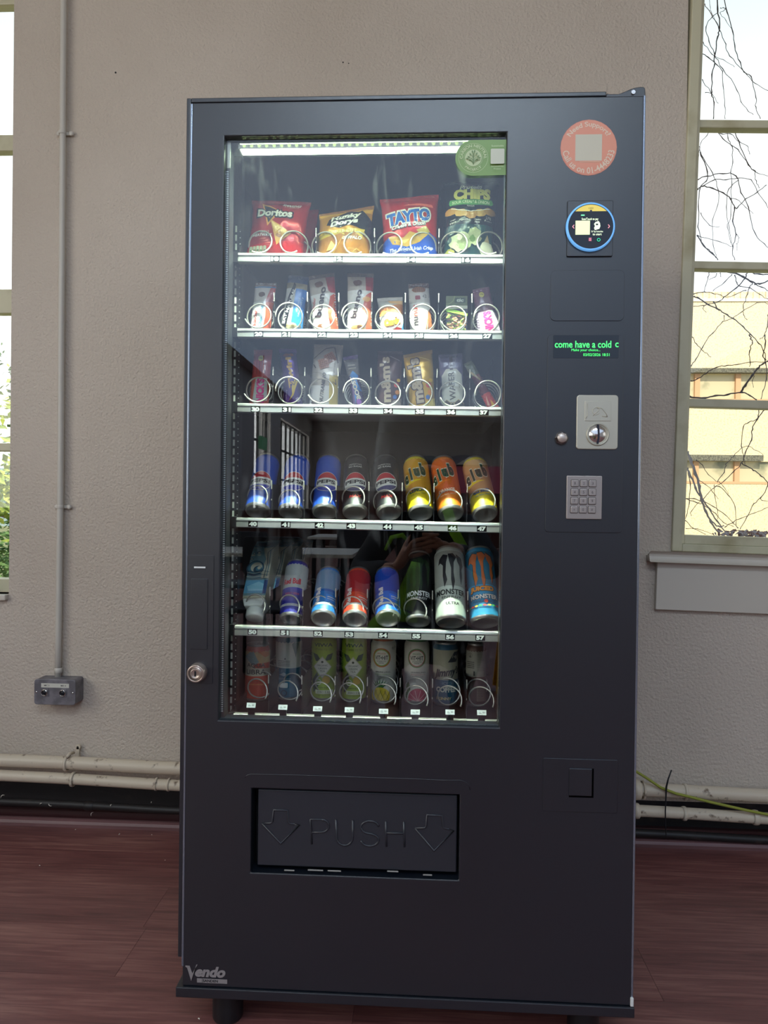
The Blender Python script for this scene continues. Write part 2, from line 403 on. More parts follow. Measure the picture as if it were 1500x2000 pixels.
# black zone behind the pipes, maroon skirting, wood bead
tag(MB().box(FX0, FX1, WY+.012, WY+WT, 0, .13).build('baseboard_back', SKIRT), kind='structure')
tl = (G(0, 1600), G(345, 1619))
tb = MB()
def skirt(mb, x0, x1, yq, z0, z1): mb.box(x0, x1, yq, WY+.02, z0, z1)
skirt(tb, FX0, FX1, WY-.006, 0, .045); tb.prism([(WY-.012, 0), (WY-.012, .04), (WY-.006, .045), (WY-.006, 0)], FX0, FX1, 'x')
tag(tb.build('trim_1', MAROON), kind='structure')
bd = MB().prism([(.886, 0), (.886, .010), (.890, .018), (.898, .022), (.908, .022), (.912, .018), (.918, 0)], FX0, FX1, 'x')
tag(bd.build('trim_2', TRIMW), kind='structure')
tag(MB().box(FX0, FX1, FY0, WY+WT, ZC, ZC+.1).build('ceiling', CEIL), kind='structure')

# ---- right window
w1 = thing('window_1', None, None, WO); tag(w1, kind='structure')
A = [loc(1310, 1076), loc(1324.6, 1068), loc(1337, 1044)]
WH = 2.08; WWD = 1.42
fr = MB()
uo, wo_ = 0, 0; gi = loc(1337.5, 1044.5); bot = loc(1400, 1059)[1]; gi_u, gi_w = gi
af = MB()                                     # fixed outer frame, lip proud of the wall
af.box(0, .031, WY-.012, WY+.07, 0, WH, WM); af.box(.031, WWD-.031, WY-.012, WY+.07, 0, .024, WM)
af.box(.031, WWD-.031, WY-.012, WY+.07, WH-.031, WH, WM); af.box(WWD-.031, WWD, WY-.012, WY+.07, 0, WH, WM)
af.build('window_frame', CREAM, w1, .003)
sf = MB(); u0, u1, v0, v1 = .031, WWD-.031, .024, WH-.031   # sash
sf.box(u0, gi_u, WY, WY+.05, v0, v1, WM); sf.box(gi_u, u1, WY, WY+.05, v0, gi_w, WM); sf.box(gi_u, u1, WY, WY+.05, v1-.03, v1, WM); sf.box(u1-.03, u1, WY, WY+.05, gi_w, v1-.03, WM)
sf.build('sash', CREAM, w1, .002)
rows = [gi_w]
for (pa, pb) in ((796, 779.5), (525.5, 510.5), (249.5, 234)):
    za, zb = loc(1400, pa, WY+.01)[1], loc(1400, pb, WY+.01)[1]
    MB().box(gi_u, u1-.03, WY+.008, WY+.045, za, zb, WM).build('glazing_bar', CREAM, w1, .003); rows += [za, zb]
rows.append(v1-.03)
cols = [gi_u]
for k in (1, 2):
    c = gi_u+k*(u1-.03-gi_u)/3; MB().box(c-.011, c+.011, WY+.01, WY+.043, gi_w, v1-.03, WM).build('glazing_bar', CREAM, w1, .003); cols += [c-.011, c+.011]
cols.append(u1-.03)
for i in range(0, len(cols), 2):
    for j in range(0, len(rows), 2):
        MB().box(cols[i], cols[i+1], WY+.024, WY+.028, rows[j], rows[j+1], WM).build('pane', GL, w1)
sl = MB(); sz = loc(1300, 1097)[1]; su = loc(1262, 1090)[0]
q = [(WY-.055+.010*math.cos(a)-.0, sz*.5+(-sz*.5)*math.sin(a)) for a in [PI/2+PI*k/8 for k in range(9)]]
sl.prism([(WY+.03, 0), *[(WY-.045+sz*.5*math.cos(a), sz*.5-sz*.5*math.sin(a)) for a in [-PI/2-PI*k/8 for k in range(9)]], (WY+.03, sz)], su, WWD+.08, 'x', WM)
sl.build('window_sill', SILLM, w1, .002)
ap0 = loc(1277, 1189); MB().box(ap0[0], WWD+.03, WY-.018, WY+.001, ap0[1], sz+.001, WM).build('apron', SILLM, w1, .002)

# ---- left window (only its right edge is in the picture)
w2 = thing('window_2', None, None, (LX, WY, LZ0)); tag(w2, kind='structure')
f2 = MB(); ly = WY+.05
zt = lambda py: P(8, py, ly).z
f2.box(LX-.012, LX, ly, ly+.06, LZ0, LZ1); f2.box(LX0, LX0+.05, ly, ly+.06, LZ0, LZ1); f2.box(LX0+.05, LX-.012, ly, ly+.06, LZ0, zt(1131)); f2.box(LX0+.05, LX-.012, ly, ly+.06, LZ1-.05, LZ1)
f2.build('window_frame', CREAM, w2, .002)
r2 = [zt(1131)]
for a, b in ((880.5, 865), (610, 563), (291, 260), (4.5, -10)):
    MB().box(LX0+.05, LX-.012, ly+.01, ly+.05, zt(a), zt(b)).build('glazing_bar', CREAM, w2, .003); r2 += [zt(a), zt(b)]
r2.append(LZ1-.05)
cc = [LX-.012, LX-.38, LX-.40, LX-.76, LX-.78, LX0+.05]
for k in (1, 3): MB().box(cc[k+1], cc[k], ly+.012, ly+.048, zt(1131), LZ1-.05).build('glazing_bar', CREAM, w2, .003)
for i in range(0, 6, 2):
    for j in range(0, len(r2), 2):
        if r2[j+1]-r2[j] > .02: MB().box(cc[i+1], cc[i], ly+.026, ly+.03, r2[j], r2[j+1]).build('pane', GL, w2)
MB().box(LX0-.0, LX-.001, WY-.02, ly, LZ0-.02, LZ0+.0).build('window_sill', SILLM, w2, .004)

# ------------------------------------------------------------------ the rest of the hall (seen in the glass)
def side_wall(name, x0, x1, wins):
    mb = MB(); ys = sorted({FY0, WY+WT, *[v for a in wins for v in a[:2]]}); zs = [0, 1.0, 2.9, ZC]
    tmp = MB(); plate(tmp, ys, zs, [(a, b, c, d) for a, b, c, d in wins], x0, x1)
    mb.add([(v.y, v.x, v.z) for v in tmp.v], tmp.f); return tag(mb.build(name, WALL2), kind='structure')
WALL2 = M('hall_wall_paint', (186, 180, 174), .7)
lw = [(-4.3, -.4, 1.0, 2.9), (-8.0, -4.9, 1.0, 2.9), (-12.6, -11.2, 1.0, 2.9), (-17.5, -13.6, 1.0, 2.9)]
side_wall('wall_left', -3.1, -2.9, lw); added_rw = [(-4.5, -1.2, 1.0, 2.9)]; side_wall('wall_right', 5.0, 5.2, added_rw)  # right-wall window is added so the door's right edge catches light
tag(MB().box(FX0, FX1, FY0-.2, FY0, 0, ZC).build('wall_front', WALL2), kind='structure')
tag(MB().box(-2.9, -2.87, FY0, WY-.05, .0, .98).build('trim_3', WOODWALL), kind='structure')
tag(MB().box(-2.87, 4.98, FY0, FY0+.03, .0, 1.5).build('trim_4', WOODWALL), kind='structure')
BAR = M('dark_window_bars', (60, 58, 56), .5)
for n_, (a, b, c, d, xw) in enumerate([(*v, 0) for v in lw]+[(*v, 8.1) for v in added_rw]):
    wn = thing('window_%d' % (n_+3), None, None, (-3.0+xw, a, c)); tag(wn, kind='structure')
    mb = MB(); nb = max(2, int((b-a)/.5))
    for k in range(nb+1): yy = a+(b-a)*k/nb; mb.box(xw-3.02, xw-2.98, yy-.02, yy+.02, c, d)
    for k in range(4): zz = c+(d-c)*k/3; mb.box(xw-3.02, xw-2.98, a, b, zz-.018, zz+.018)
    mb.build('window_frame', BAR, wn)
    MB().box(xw-3.003, xw-2.999, a, b, c, d).build('pane', GL, wn)

# ------------------------------------------------------------------ outside
GRASS = M('ground_outside', (120, 128, 84), .95, var=((150, 140, 104), .6, .4, .6))
gr = MB().box(-60, 90, WY+WT, 120, -2.2, -2.1).build('ground', GRASS); tag(gr, kind='structure')
RENDR = M('pebble_dash', (232, 214, 178), .9, bump=(40, .4, .02, 4), var=((200, 184, 152), 18, .5, .62))
COPE = M('white_coping', (238, 236, 226), .6); LINT = M('grey_lintel', (120, 118, 104), .9, var=((80, 78, 70), 25, .4, .6))
PINKF = M('pinkish_frame', (204, 160, 122), .6); PANE = M('far_pane', (200, 190, 158), .25, var=((120, 124, 100), .8, .5, .62))  # pane blotches stand in for reflected trees
BY = 24.0
bp = lambda px, py: P(px, py, BY)
bz = lambda py: P(1400, py, BY).z
bx = lambda px: P(px, 800, BY).x
X0, X1 = bx(1262), bx(1262)+19
bl = thing('building', 'cream rendered flat-roofed building with window bands across the yard', 'building', (X0, BY, -2.1))
zz = [-2.1, bz(943), bz(901), bz(782), bz(730), bz(589)]
pitch = bx(1470)-bx(1390)
nW = int((X1-X0)/pitch)-1
xa = X0+.35
wbm = MB(); plate(wbm, [X0, xa, xa+nW*pitch, X1], zz, [(xa, xa+nW*pitch, zz[1], zz[2]), (xa, xa+nW*pitch, zz[3], zz[4])], BY, BY+.4)
wbm.box(X0, X1, BY+.4, BY+8, -2.1, zz[5]); wbm.build('wall', RENDR, bl)
MB().box(X0, X1, BY-.06, BY+.4, zz[5], bz(584)).build('coping', COPE, bl)
MB().box(X0, X1, BY+.1, BY+.3, bz(584), bz(568)).build('parapet', RENDR, bl)
rb = MB()
for k in range(int((X1-X0)/.21)): rb.box(X0+.21*k, X0+.21*k+.16, BY+.06, BY+.1, bz(584), bz(568.5))
tag(rb.build('parapet_ribs', RENDR, bl), kind='stuff')
for (za, zb, zl) in ((zz[1], zz[2], bz(889.5)), (zz[3], zz[4], bz(721.5))):
    MB().box(X0, bx(1486) if za == zz[1] else X1, BY-.25, BY+.02, zb, zl).build('lintel', LINT, bl)
    MB().box(xa, xa+nW*pitch, BY-.02, BY+.1, za-.03, za+.05).build('sill', PINKF, bl)
    pme = MB().box(0, pitch-.17, .12, .15, za+.05, zb).mesh('pane', PANE); mme = MB().box(-.085, .085, .0, .14, za+.05, zb).mesh('mullion', PINKF)
    for k in range(nW):
        inst(pme, 'pane', bl, (xa+k*pitch+.085-X0, 0, 2.1)); inst(mme, 'mullion', bl, (xa+k*pitch-X0, 0, 2.1))

def blob_tree(name, label, base, h, rad, col, n, seed, trunk=(96, 80, 66)):
    rnd = random.Random(seed); t = thing(name, label, 'tree', base, 'trees beyond the left window')
    b = Vector(base); mb = MB(); mb.tube([b, b+Vector((.1, 0, h*.4)), b+Vector((-.1, .1, h*.8))], [.16, .11, .04], 8)
    cl = []
    for k in range(14):
        p = b+Vector((rnd.uniform(-rad, rad), rnd.uniform(-rad, rad), h*rnd.uniform(.12, .98))); cl.append(p)
        mb.tube([b+Vector((0, 0, (p.z-b.z)*.7)), p], [.05, .015], 5)
    mb.build('trunk', M('bark_grey', trunk, .9), t)
    lf = MB()
    for k in range(n):
        c = rnd.choice(cl); d = Vector((rnd.gauss(0, 1), rnd.gauss(0, 1), rnd.gauss(0, .55)))*rad*.26; p = c+d
        s = rnd.uniform(.05, .13); a = Vector((rnd.uniform(-1, 1), rnd.uniform(-1, 1), rnd.uniform(-.6, .6))).normalized(); c2 = a.orthogonal().normalized()
        lf.add([p-a*s, p-c2*s*.4, p+a*s, p+c2*s*.4], [(0, 1, 2, 3)])
    tag(lf.build('foliage', M('foliage_%d' % seed, col, .8, var=((col[0]*.6, col[1]*.7, col[2]*.6), 3, .4, .6)), t, recalc=False), kind='stuff'); return t
blob_tree('leafy_tree', 'yellow-green leafy tree just outside the left window', (-4.6, 9, -2.1), 5.0, 1.7, (190, 196, 96), 7000, 11)
blob_tree('leafy_tree', 'darker green tree farther off beyond the left window', (-8.2, 16, -2.1), 7.2, 2.4, (110, 140, 84), 7000, 12)
# distant wooded hill
hm = MB(); nx = 40
for j in range(2):
    for i in range(nx+1): hm.v.append(Vector((-90+i*2.6, 95+j*20, -2.2 if j == 0 else 8+2.5*noise.noise(Vector((i*.15, 0, 0)))+1.2*noise.noise(Vector((i*.7, 3, 0))))))
hm.f = [(i, i+1, nx+2+i, nx+1+i) for i in range(nx)]; hm.sm = [False]*nx
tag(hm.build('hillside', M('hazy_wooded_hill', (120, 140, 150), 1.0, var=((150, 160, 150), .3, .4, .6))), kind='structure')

# ---- bare creeper outside the right window: stems traced where they hang, at their own depths
TW = M('bare_stem_bark', (74, 62, 66), .85); TWP = M('pale_stem_bark', (150, 142, 148), .85)
cp = thing('bare_creeper', 'bare leafless creeper stems hanging outside the right window', 'plant', P(1420, 1046, 1.33))
A0 = ((1240, 0), 3.703); A4 = ((1260, 520), 6.25); A5 = ((1260, 790), 6.25)
stems = [
 (A0, 2.6, [(590, -60), (600, 60), (612, 200), (598, 270), (578, 400), (575, 470), (558, 540), (556, 670), (572, 740), (568, 860)]),
 (A0, 1.9, [(640, -40), (665, 80), (708, 230), (720, 330), (760, 450), (790, 520), (838, 555), (880, 700), (875, 775), (908, 858)]),
 (A0, 1.6, [(500, 30), (556, 100), (612, 205), (655, 320), (688, 400), (790, 520), (870, 600), (965, 655)]),
 (A0, 1.5, [(600, 90), (560, 120), (515, 195), (535, 300), (578, 385), (636, 500), (740, 650), (768, 735), (815, 800), (856, 828)]),
 (A0, 1.6, [(480, 385), (530, 415), (590, 465), (632, 520), (635, 620), (652, 760), (652, 860)]),
 (A0, 1.2, [(495, 305), (560, 390), (640, 435), (720, 484)]), (A0, 1.2, [(485, 575), (548, 665), (604, 748)]), (A0, 1.3, [(510, 668), (556, 677), (560, 700)]),
 (A0, 1.2, [(535, -20), (545, 50), (556, 100), (612, 205)]), (A0, 1.2, [(620, 60), (640, 55), (655, 65), (640, 78), (615, 95), (660, 145), (708, 230)]),
 (A0, 1.5, [(585, 925), (636, 1005), (740, 1080), (820, 1190), (885, 1250), (970, 1274)]), (A0, 1.6, [(715, 930), (750, 1020), (820, 1190), (865, 1240), (875, 1310), (900, 1360)]),
 (A0, 1.5, [(470, 950), (560, 948), (630, 968), (690, 970), (755, 1025), (812, 1055), (830, 1115)]),
 (A0, 1.5, [(665, 925), (675, 1000), (700, 1060), (705, 1180), (694, 1240), (700, 1330), (690, 1560), (670, 1640), (695, 1760)]),
 (A0, 2.2, [(455, 1370), (490, 1348), (560, 1362), (640, 1395), (690, 1438), (725, 1500), (740, 1503), (800, 1440), (880, 1395), (950, 1338)]),
 (A0, 1.9, [(455, 1300), (520, 1275), (640, 1255), (730, 1275), (770, 1390), (820, 1500), (868, 1690), (940, 1765), (970, 1800)]),
 (A0, 1.6, [(490, 1348), (570, 1305), (660, 1300), (740, 1290), (838, 1300), (885, 1385), (945, 1470), (970, 1520)]),
 (A0, 2.0, [(725, 1500), (708, 1600), (730, 1695), (705, 1790), (722, 1880)]), (A0, 1.4, [(750, 1300), (680, 1370), (662, 1500), (680, 1640), (706, 1785)]),
 (A0, 1.5, [(468, 1060), (480, 1120), (560, 1250), (604, 1380), (600, 1490), (563, 1590), (570, 1780), (590, 1850)]),
 (A0, 2.0, [(470, 1100), (523, 1245), (515, 1310), (470, 1360), (460, 1500), (462, 1640), (500, 1780), (590, 1860)]),
 (A0, 2.6, [(450, 1700), (500, 1780), (560, 1830), (600, 1880)]), (A0, 1.2, [(450, 1710), (610, 1745), (700, 1785)]), (A0, 1.2, [(470, 1540), (540, 1630), (612, 1640)]), (A0, 1.2, [(690, 1440), (735, 1440), (800, 1500), (856, 1545)]),
 (A0, 1.3, [(540, 925), (520, 980), (478, 1030), (462, 1130)]), (A0, 1.1, [(735, 1695), (752, 1720), (740, 1765), (738, 1810)]),
 (A4, 4.4, [(600, 60), (800, 62), (1050, 70), (1200, 130), (1300, 190), (1400, 215), (1520, 170)]), (A4, 3.0, [(1000, 50), (1250, 75), (1400, 95), (1540, 105)]), (A4, 2.4, [(1250, 75), (1220, 140), (1110, 265), (960, 385), (900, 430), (720, 480), (590, 488)]),
 (A4, 2.8, [(600, 375), (640, 385), (770, 465), (880, 520), (1000, 600), (1080, 640), (1200, 740), (1290, 840), (1390, 940), (1450, 1040), (1475, 1150)]),
 (A4, 1.8, [(560, 1215), (620, 1130), (700, 990), (820, 820), (950, 685), (1070, 630), (1180, 560), (1370, 445), (1520, 460)]),
 (A4, 1.6, [(570, 860), (630, 950), (700, 1030), (765, 1075), (800, 1110)]), (A4, 2.0, [(560, 1400), (640, 1380), (740, 1310), (870, 1240), (1000, 1212), (1130, 1200), (1290, 1170), (1520, 1168)]),
 (A4, 3.6, [(545, 1595), (730, 1610), (860, 1580), (1000, 1570), (1180, 1540), (1280, 1580), (1360, 1630)]), (A4, 4.6, [(1180, 1540), (1220, 1460), (1310, 1330), (1370, 1250), (1440, 1190), (1520, 1150)]),
 (A4, 2.2, [(1280, 840), (1290, 890), (1310, 930), (1278, 1040), (1285, 1180), (1275, 1225)]), (A4, 1.8, [(590, 335), (725, 312), (830, 335), (925, 350), (960, 385)]), (A4, 1.6, [(780, 70), (775, 130), (735, 240), (725, 305)]),
 (A4, 1.6, [(1060, 100), (970, 190), (830, 300)]), (A4, 1.8, [(1100, 110), (1120, 200), (1160, 250), (1270, 262), (1400, 350), (1500, 400)]), (A4, 1.8, [(1310, 210), (1270, 262), (1250, 340), (1200, 500), (1200, 590), (1245, 655)]),
 (A4, 1.8, [(1500, 590), (1490, 740), (1455, 840), (1400, 890)]), (A4, 2.2, [(1455, 840), (1470, 950), (1440, 1090), (1475, 1180), (1480, 1380), (1440, 1520), (1415, 1620)]), (A4, 2.2, [(840, 435), (870, 490), (905, 545)]), (A4, 1.8, [(965, 600), (962, 660)]), (A4, 1.6, [(1230, 290), (1100, 350), (980, 380)]),
 (A4, 1.3, [(720, 485), (710, 520), (745, 565)]), (A4, 1.4, [(920, 80), (925, 130)]), (A4, 1.5, [(870, 90), (850, 130), (785, 165)]), (A4, 2.0, [(1340, 220), (1420, 260), (1510, 300)]), (A4, 1.3, [(1330, 1340), (1310, 1400), (1322, 1480)]),
 (A5, 2.4, [(1460, 60), (1370, 180), (1305, 300), (1300, 430), (1220, 590), (1180, 715), (1080, 820), (970, 930), (850, 1010)]), (A5, 1.8, [(1385, 40), (1375, 170), (1260, 220), (1200, 280), (1175, 510), (1205, 630), (1215, 745)]),
 (A5, 1.5, [(880, 945), (960, 820), (990, 730), (1080, 630), (1180, 530), (1260, 512), (1360, 560), (1440, 620)]), (A5, 2.0, [(1180, 720), (1230, 745), (1320, 800), (1420, 870), (1500, 990), (1410, 1140), (1330, 1210), (1240, 1380), (1160, 1520)]),
 (A5, 1.6, [(850, 1000), (900, 1000), (1020, 1110), (1100, 1260), (1110, 1460), (1130, 1510)]), (A5, 1.6, [(620, 680), (700, 740), (770, 850), (870, 940)]), (A5, 1.4, [(850, 1010), (720, 1140), (565, 1295), (562, 1360)]), (A5, 1.3, [(845, 980), (850, 1120), (885, 1300), (885, 1400)]),
 (A5, 1.9, [(490, 1150), (600, 1155), (700, 1180), (830, 1245), (970, 1340), (1080, 1450), (1140, 1510)]), (A5, 1.7, [(490, 1150), (620, 1195), (720, 1230), (850, 1330), (960, 1440), (1080, 1490)]),
 (A5, 1.6, [(970, 1500), (1080, 1430), (1160, 1390), (1330, 1330), (1460, 1270), (1520, 1250)]), (A5, 1.5, [(660, 930), (740, 980), (830, 1070), (895, 1155)]), (A5, 1.6, [(490, 1410), (590, 1510), (740, 1585)]), (A5, 1.3, [(500, 1515), (640, 1520), (840, 1590)]), (A5, 1.6, [(510, 780), (550, 960), (540, 1200), (500, 1360), (488, 1410)]), (A5, 1.4, [(1410, 1140), (1430, 1175), (1520, 1185)]),
 (A5, 1.3, [(900, 940), (960, 1000), (1015, 1088)]),
]
def traced(frm, pts, r, Y, parent, nm, mat, seed):
    (ox, oy), s = frm; rnd = random.Random(seed)
    w_ = [P(ox+a/s, oy+b/s, Y+.12*math.sin(i*.7+seed)*.5) for i, (a, b) in enumerate(pts)]
    sm = []
    for i in range(len(w_)-1):
        p0, p1, p2, p3 = w_[max(i-1, 0)], w_[i], w_[i+1], w_[min(i+2, len(w_)-1)]
        for k in range(4):
            t = k/4; sm.append(.5*((2*p1)+(p2-p0)*t+(2*p0-5*p1+4*p2-p3)*t*t+(3*p1-p0-3*p2+p3)*t**3)+Vector((rnd.gauss(0, 1), rnd.gauss(0, 1), rnd.gauss(0, 1)))*.0012)
    sm.append(w_[-1]); n = len(sm); mb = MB()
    mb.tube(sm, [r*(1-.45*i/n)*(1.45 if i % 4 == 0 else 1) for i in range(n)], 5)
    mb.build(nm, mat, parent)
for i, (frm, r, pts) in enumerate(stems):
    traced(frm, pts, r*.00096, 1.42+(i*37 % 11)*.035, cp, 'stem', TW, i)
for i, (r, pts) in enumerate([(6.5, [(515, 580), (560, 680), (620, 850), (660, 1000), (690, 1160), (740, 1300), (800, 1430), (900, 1560)]), (4.5, [(515, 780), (560, 880), (620, 1020), (700, 1160), (790, 1280), (880, 1420), (990, 1570)]), (3.5, [(800, 1400), (900, 1490), (960, 1480)])]):
    traced(A5, pts, r*.0008, 1.36, cp, 'stem', TWP, 90+i)
# leaves caught behind the window's lower bar, and the outer ledge they lie on
MB().box(-.05, WWD+.1, WY+.08, WY+WT+.1, gi_w-.06, gi_w-.012, WM).build('outer_sill', SILLM, w1)
lv = MB(); rnd = random.Random(3)
for k in range(90):
    u = gi_u+.17+abs(rnd.gauss(0, .22)) if k > 30 else gi_u+.3+rnd.gauss(0, .06)
    c = WM @ Vector((u, WY+.12+rnd.uniform(0, .12), gi_w-.006+rnd.uniform(0, .018))); a = Vector((rnd.uniform(-1, 1), rnd.uniform(-1, 1), rnd.uniform(-.7, .7))).normalized()*rnd.uniform(.008, .02); b = a.orthogonal().normalized()*a.length*.6
    lv.add([c-a, c-b+Vector((0, 0, .004)), c+a, c+b+Vector((0, 0, .004))], [(0, 1, 2), (0, 2, 3)])
o = lv.build('dead_leaves', M('dead_leaves_brown', (120, 76, 62), .8, var=((170, 160, 165), 60, .45, .55)), recalc=False)
tag(o, 'brown and grey dead leaves caught on the ledge outside the right window', 'leaves', kind='stuff')
# ------------------------------------------------------------------ vending machine
BLK = M('black_powder_coat', (16, 22, 32), .37, spec=1.0, bump=(900, .12, .0004, 2))
BLK2 = M('black_inner_panel', (30, 33, 38), .5)
BEADM = M('edge_highlight', (150, 160, 175), .22, metal=.8)
FLAP = M('black_satin_plastic', (44, 47, 54), .3, spec=.6, bump=(700, .1, .0003, 2))
ALU = M('brushed_aluminium', (214, 216, 210), .32, metal=.75, bump=(60, .1, .0005, 2, (1, 1, 30)))
STEEL = M('stainless_plate', (196, 192, 176), .38, metal=.55, bump=(300, .08, .0003, 2))
KEYM = M('keypad_metal', (176, 168, 164), .35, metal=.6)
CHROME = M('chrome', (220, 216, 212), .15, metal=1.)
WIRE = M('coated_wire', (206, 204, 192), .28, metal=.55)
GREYP = M('grey_plastic', (150, 150, 146), .5)
DARKP = M('dark_plastic', (26, 28, 32), .4)
LENS = M('led_lens', (235, 245, 225), .3, emit=((226, 255, 214), 26.0))
TAGM = MP('tag_print', .95); TAGM.node_tree.nodes['Principled BSDF'].inputs['Specular IOR Level'].default_value = .05
STK = MP('printed_sticker', .4); PRE = MP('screen_print', .3, emit=1.6); PRF = MP('glossy_film_print', .24, coat=.35, bump=(140, .25, .0008, 3)); PRC = MP('can_print', .42, metal=.05, coat=.12); PRP = MP('paper_print', .5)
MG = glass_mat('machine_glass', 1.5, .07)

gTL, gTR, gBL, gBR = P(437, 262, 0), P(992, 262, 0), P(428, 1408, 0), P(973, 1420, 0)
GX0, GX1 = (gTL.x+gBL.x)/2, (gTR.x+gBR.x)/2; GZ0, GZ1 = (gBL.z+gBR.z)/2, (gTL.z+gTR.z)/2
ZB, ZT = .077, 1.852; HX = .445
mx = lambda px, py=1000, Y=0.: P(px, py, Y).x
mz = lambda py, px=800, Y=0.: P(px, py, Y).z
vm = thing('vending_machine', 'tall black glass-fronted snack and drink vending machine against the wall', 'vending machine', (0, .42, 0))
# front door: slab with window and delivery openings, thin rim around it
DX0, DX1 = mx(490, 1630), mx(897, 1630); DZ0, DZ1 = mz(1712, 694), mz(1546, 694)
RIM = .009
din = MB()
plate(din, sorted([-HX+RIM+.001, DX0, DX1, GX0, GX1, HX-RIM*.4]), sorted([ZB+.0215, DZ0, DZ1, GZ0, GZ1, ZT-RIM-.001]), [(GX0, GX1, GZ0, GZ1), (DX0, DX1, DZ0, DZ1)], 0, .045)
door = din.build('door_panel', BLK, vm, .0022, 3)
rim = MB(); rim.box(-HX, -HX+RIM, .001, .05, mz(1870, 345), ZT-.0); rim.box(-HX+RIM, mx(1185, 178), .001, .05, ZT-RIM, ZT); rim.build('door_rim', BLK, vm, .0018, 3)
# bright metal strips standing in for edge highlights, inside the rim and at right
MB().box(-HX+RIM-.0005, -HX+RIM+.0035, -.0012, .02, ZB+.06, ZT-.012).build('highlight_bead', BEADM, vm, .001, 2)
MB().box(HX-.0045, HX, .0005, .05, ZB+.03, ZT-.008).build('highlight_bead', BEADM, vm, .0015, 2)
MB().box(-HX+.006, mx(1186), .05, .10, ZT-.03, ZT-.003).build('top_strip', BLK, vm, .002)
hp = [(1184.5, 186), (1186, 180.4), (1190, 182), (1209, 182), (1217, 179), (1225, 175.6), (1233, 172), (1241, 169.7), (1252, 168), (1258, 168.4), (1260.8, 171), (1261.8, 182), (1261.5, 190), (1184.5, 190)]
MB().prism([(P(a, b, 0).x, P(a, b, 0).z) for a, b in hp], .002, .06).build('hinge_cover', BLK, vm, .0015, 2)
MB().prism(circ(P(1237, 180, 0).x, P(1237, 180, 0).z, .004, 12), -.001, .01).build('rivet', CHROME, vm)
# cabinet shell around the cavity
CX0, CX1, CZ0, CZ1, CY1 = -.415, .228, GZ0-.05, GZ1+.06, .68
shell = MB()
shell.box(-HX+.004, CX0, .05, .80, ZB+.03, ZT-.012); shell.box(CX1, HX-.004, .05, .80, ZB+.03, ZT-.012)
shell.box(CX0, CX1, .05, .80, CZ1, ZT-.012); shell.box(CX0, CX1, .26, .80, ZB+.03, CZ0); shell.box(CX0, CX1, CY1, .80, CZ0, CZ1)
shell.build('cabinet', BLK2, vm)
MB().box(-HX-.002, HX+.002, -.004, .80, ZB, ZB+.0205).build('base_plate', BLK, vm, .002)
MB().box(HX-.006, HX+.0, -.003, .03, ZB+.0215, ZB+.038).build('corner_cap', M('white_cap', (220, 222, 220), .5), vm, .001)
for lx, ly in ((mx(430, 1970), .06), (mx(1153, 1970), .06), (mx(430, 1970), .70), (mx(1153, 1970), .70)):
    MB().lathe([(.031, ZB), (.031, .004), (.0295, .001), (0.0001, .001)], 24, Matrix.Translation((lx, ly, 0))).build('foot', DARKP, vm)
# glass pane, gasket and inner frame
pg = MB().box(GX0+.0005, GX1-.0005, .010, .015, GZ0+.0005, GZ1-.0005).build('glass_pane', MG, vm)
GASK = M('gasket_bead', (200, 208, 214), .35, metal=.6)
gk = MB(); gz = GZ0+.012
while gz < GZ1-.06: gk.box(GX0+.001, GX0+.0038, .0165, .019, gz, gz+.0022); gz += .0044
tag(gk.build('gasket_perforations', GASK, vm), kind='stuff')
MB().box(GX0, GX0+.006, .0195, .05, GZ0, GZ1).build('inner_frame', BLK2, vm); MB().box(GX0+.006, GX1, .0195, .045, GZ1-.004, GZ1).build('inner_frame', BLK2, vm)
MB().box(GX0+.001, GX0+.0075, .0162, .019, GZ1-.055, GZ1-.004).build('light_reflector', M('white_plastic', (225, 230, 220), .4), vm, .001)
# LED bar along the top of the window
lb = P(467, 268, .03); le = P(975, 268, .03); lz = (P(700, 270, .03).z+P(700, 291, .03).z)/2; lh = .0105
LZ = lz
led = MB().prism([(.024, lz-lh), (.024, lz+lh), (.046, lz+lh+.004), (.050, lz-lh)], lb.x, le.x, 'x').build('led_housing', ALU, vm, .0008)
MB().prism([(.0232, lz-lh*.1), (.0232, lz+lh*.95), (.0239, lz+lh*.95), (.0239, lz-lh*.1)], lb.x+.004, le.x-.002, 'x').build('led_strip', LENS, led)
MB().prism([(.026, lz-lh-.0012), (.048, lz-lh-.0012), (.048, lz-lh-.0002), (.026, lz-lh-.0002)], lb.x+.004, le.x-.002, 'x').build('led_strip', LENS, led)
la = bpy.data.lights.new('led_light', 'AREA'); la.shape = 'RECTANGLE'; la.size = le.x-lb.x-.02; la.size_y = .010; la.energy = 6.5; la.color = (.84, 1.0, .80); la.spread = math.radians(75)
lo_ = bpy.data.objects.new('led_light', la); COL.objects.link(lo_); lo_.location = ((lb.x+le.x)/2, .030, lz-lh-.003); lo_.rotation_euler = (math.radians(12), 0, 0)
LED2 = M('led_shade', (150, 160, 120), .5, emit=((190, 215, 150), 1.2))
dm = MB().lathe([(0.0001, .0008), (.0030, .0006), (.0034, 0)], 10, Matrix.Rotation(PI/2, 4, 'X')).mesh('led_chip', LED2)
n_led = 34
for k in range(n_led): inst(dm, 'led_chip', led, (lb.x+.012+(le.x-lb.x-.02)*k/(n_led-1), .0232-.42-.0001, lz-lh*.45))
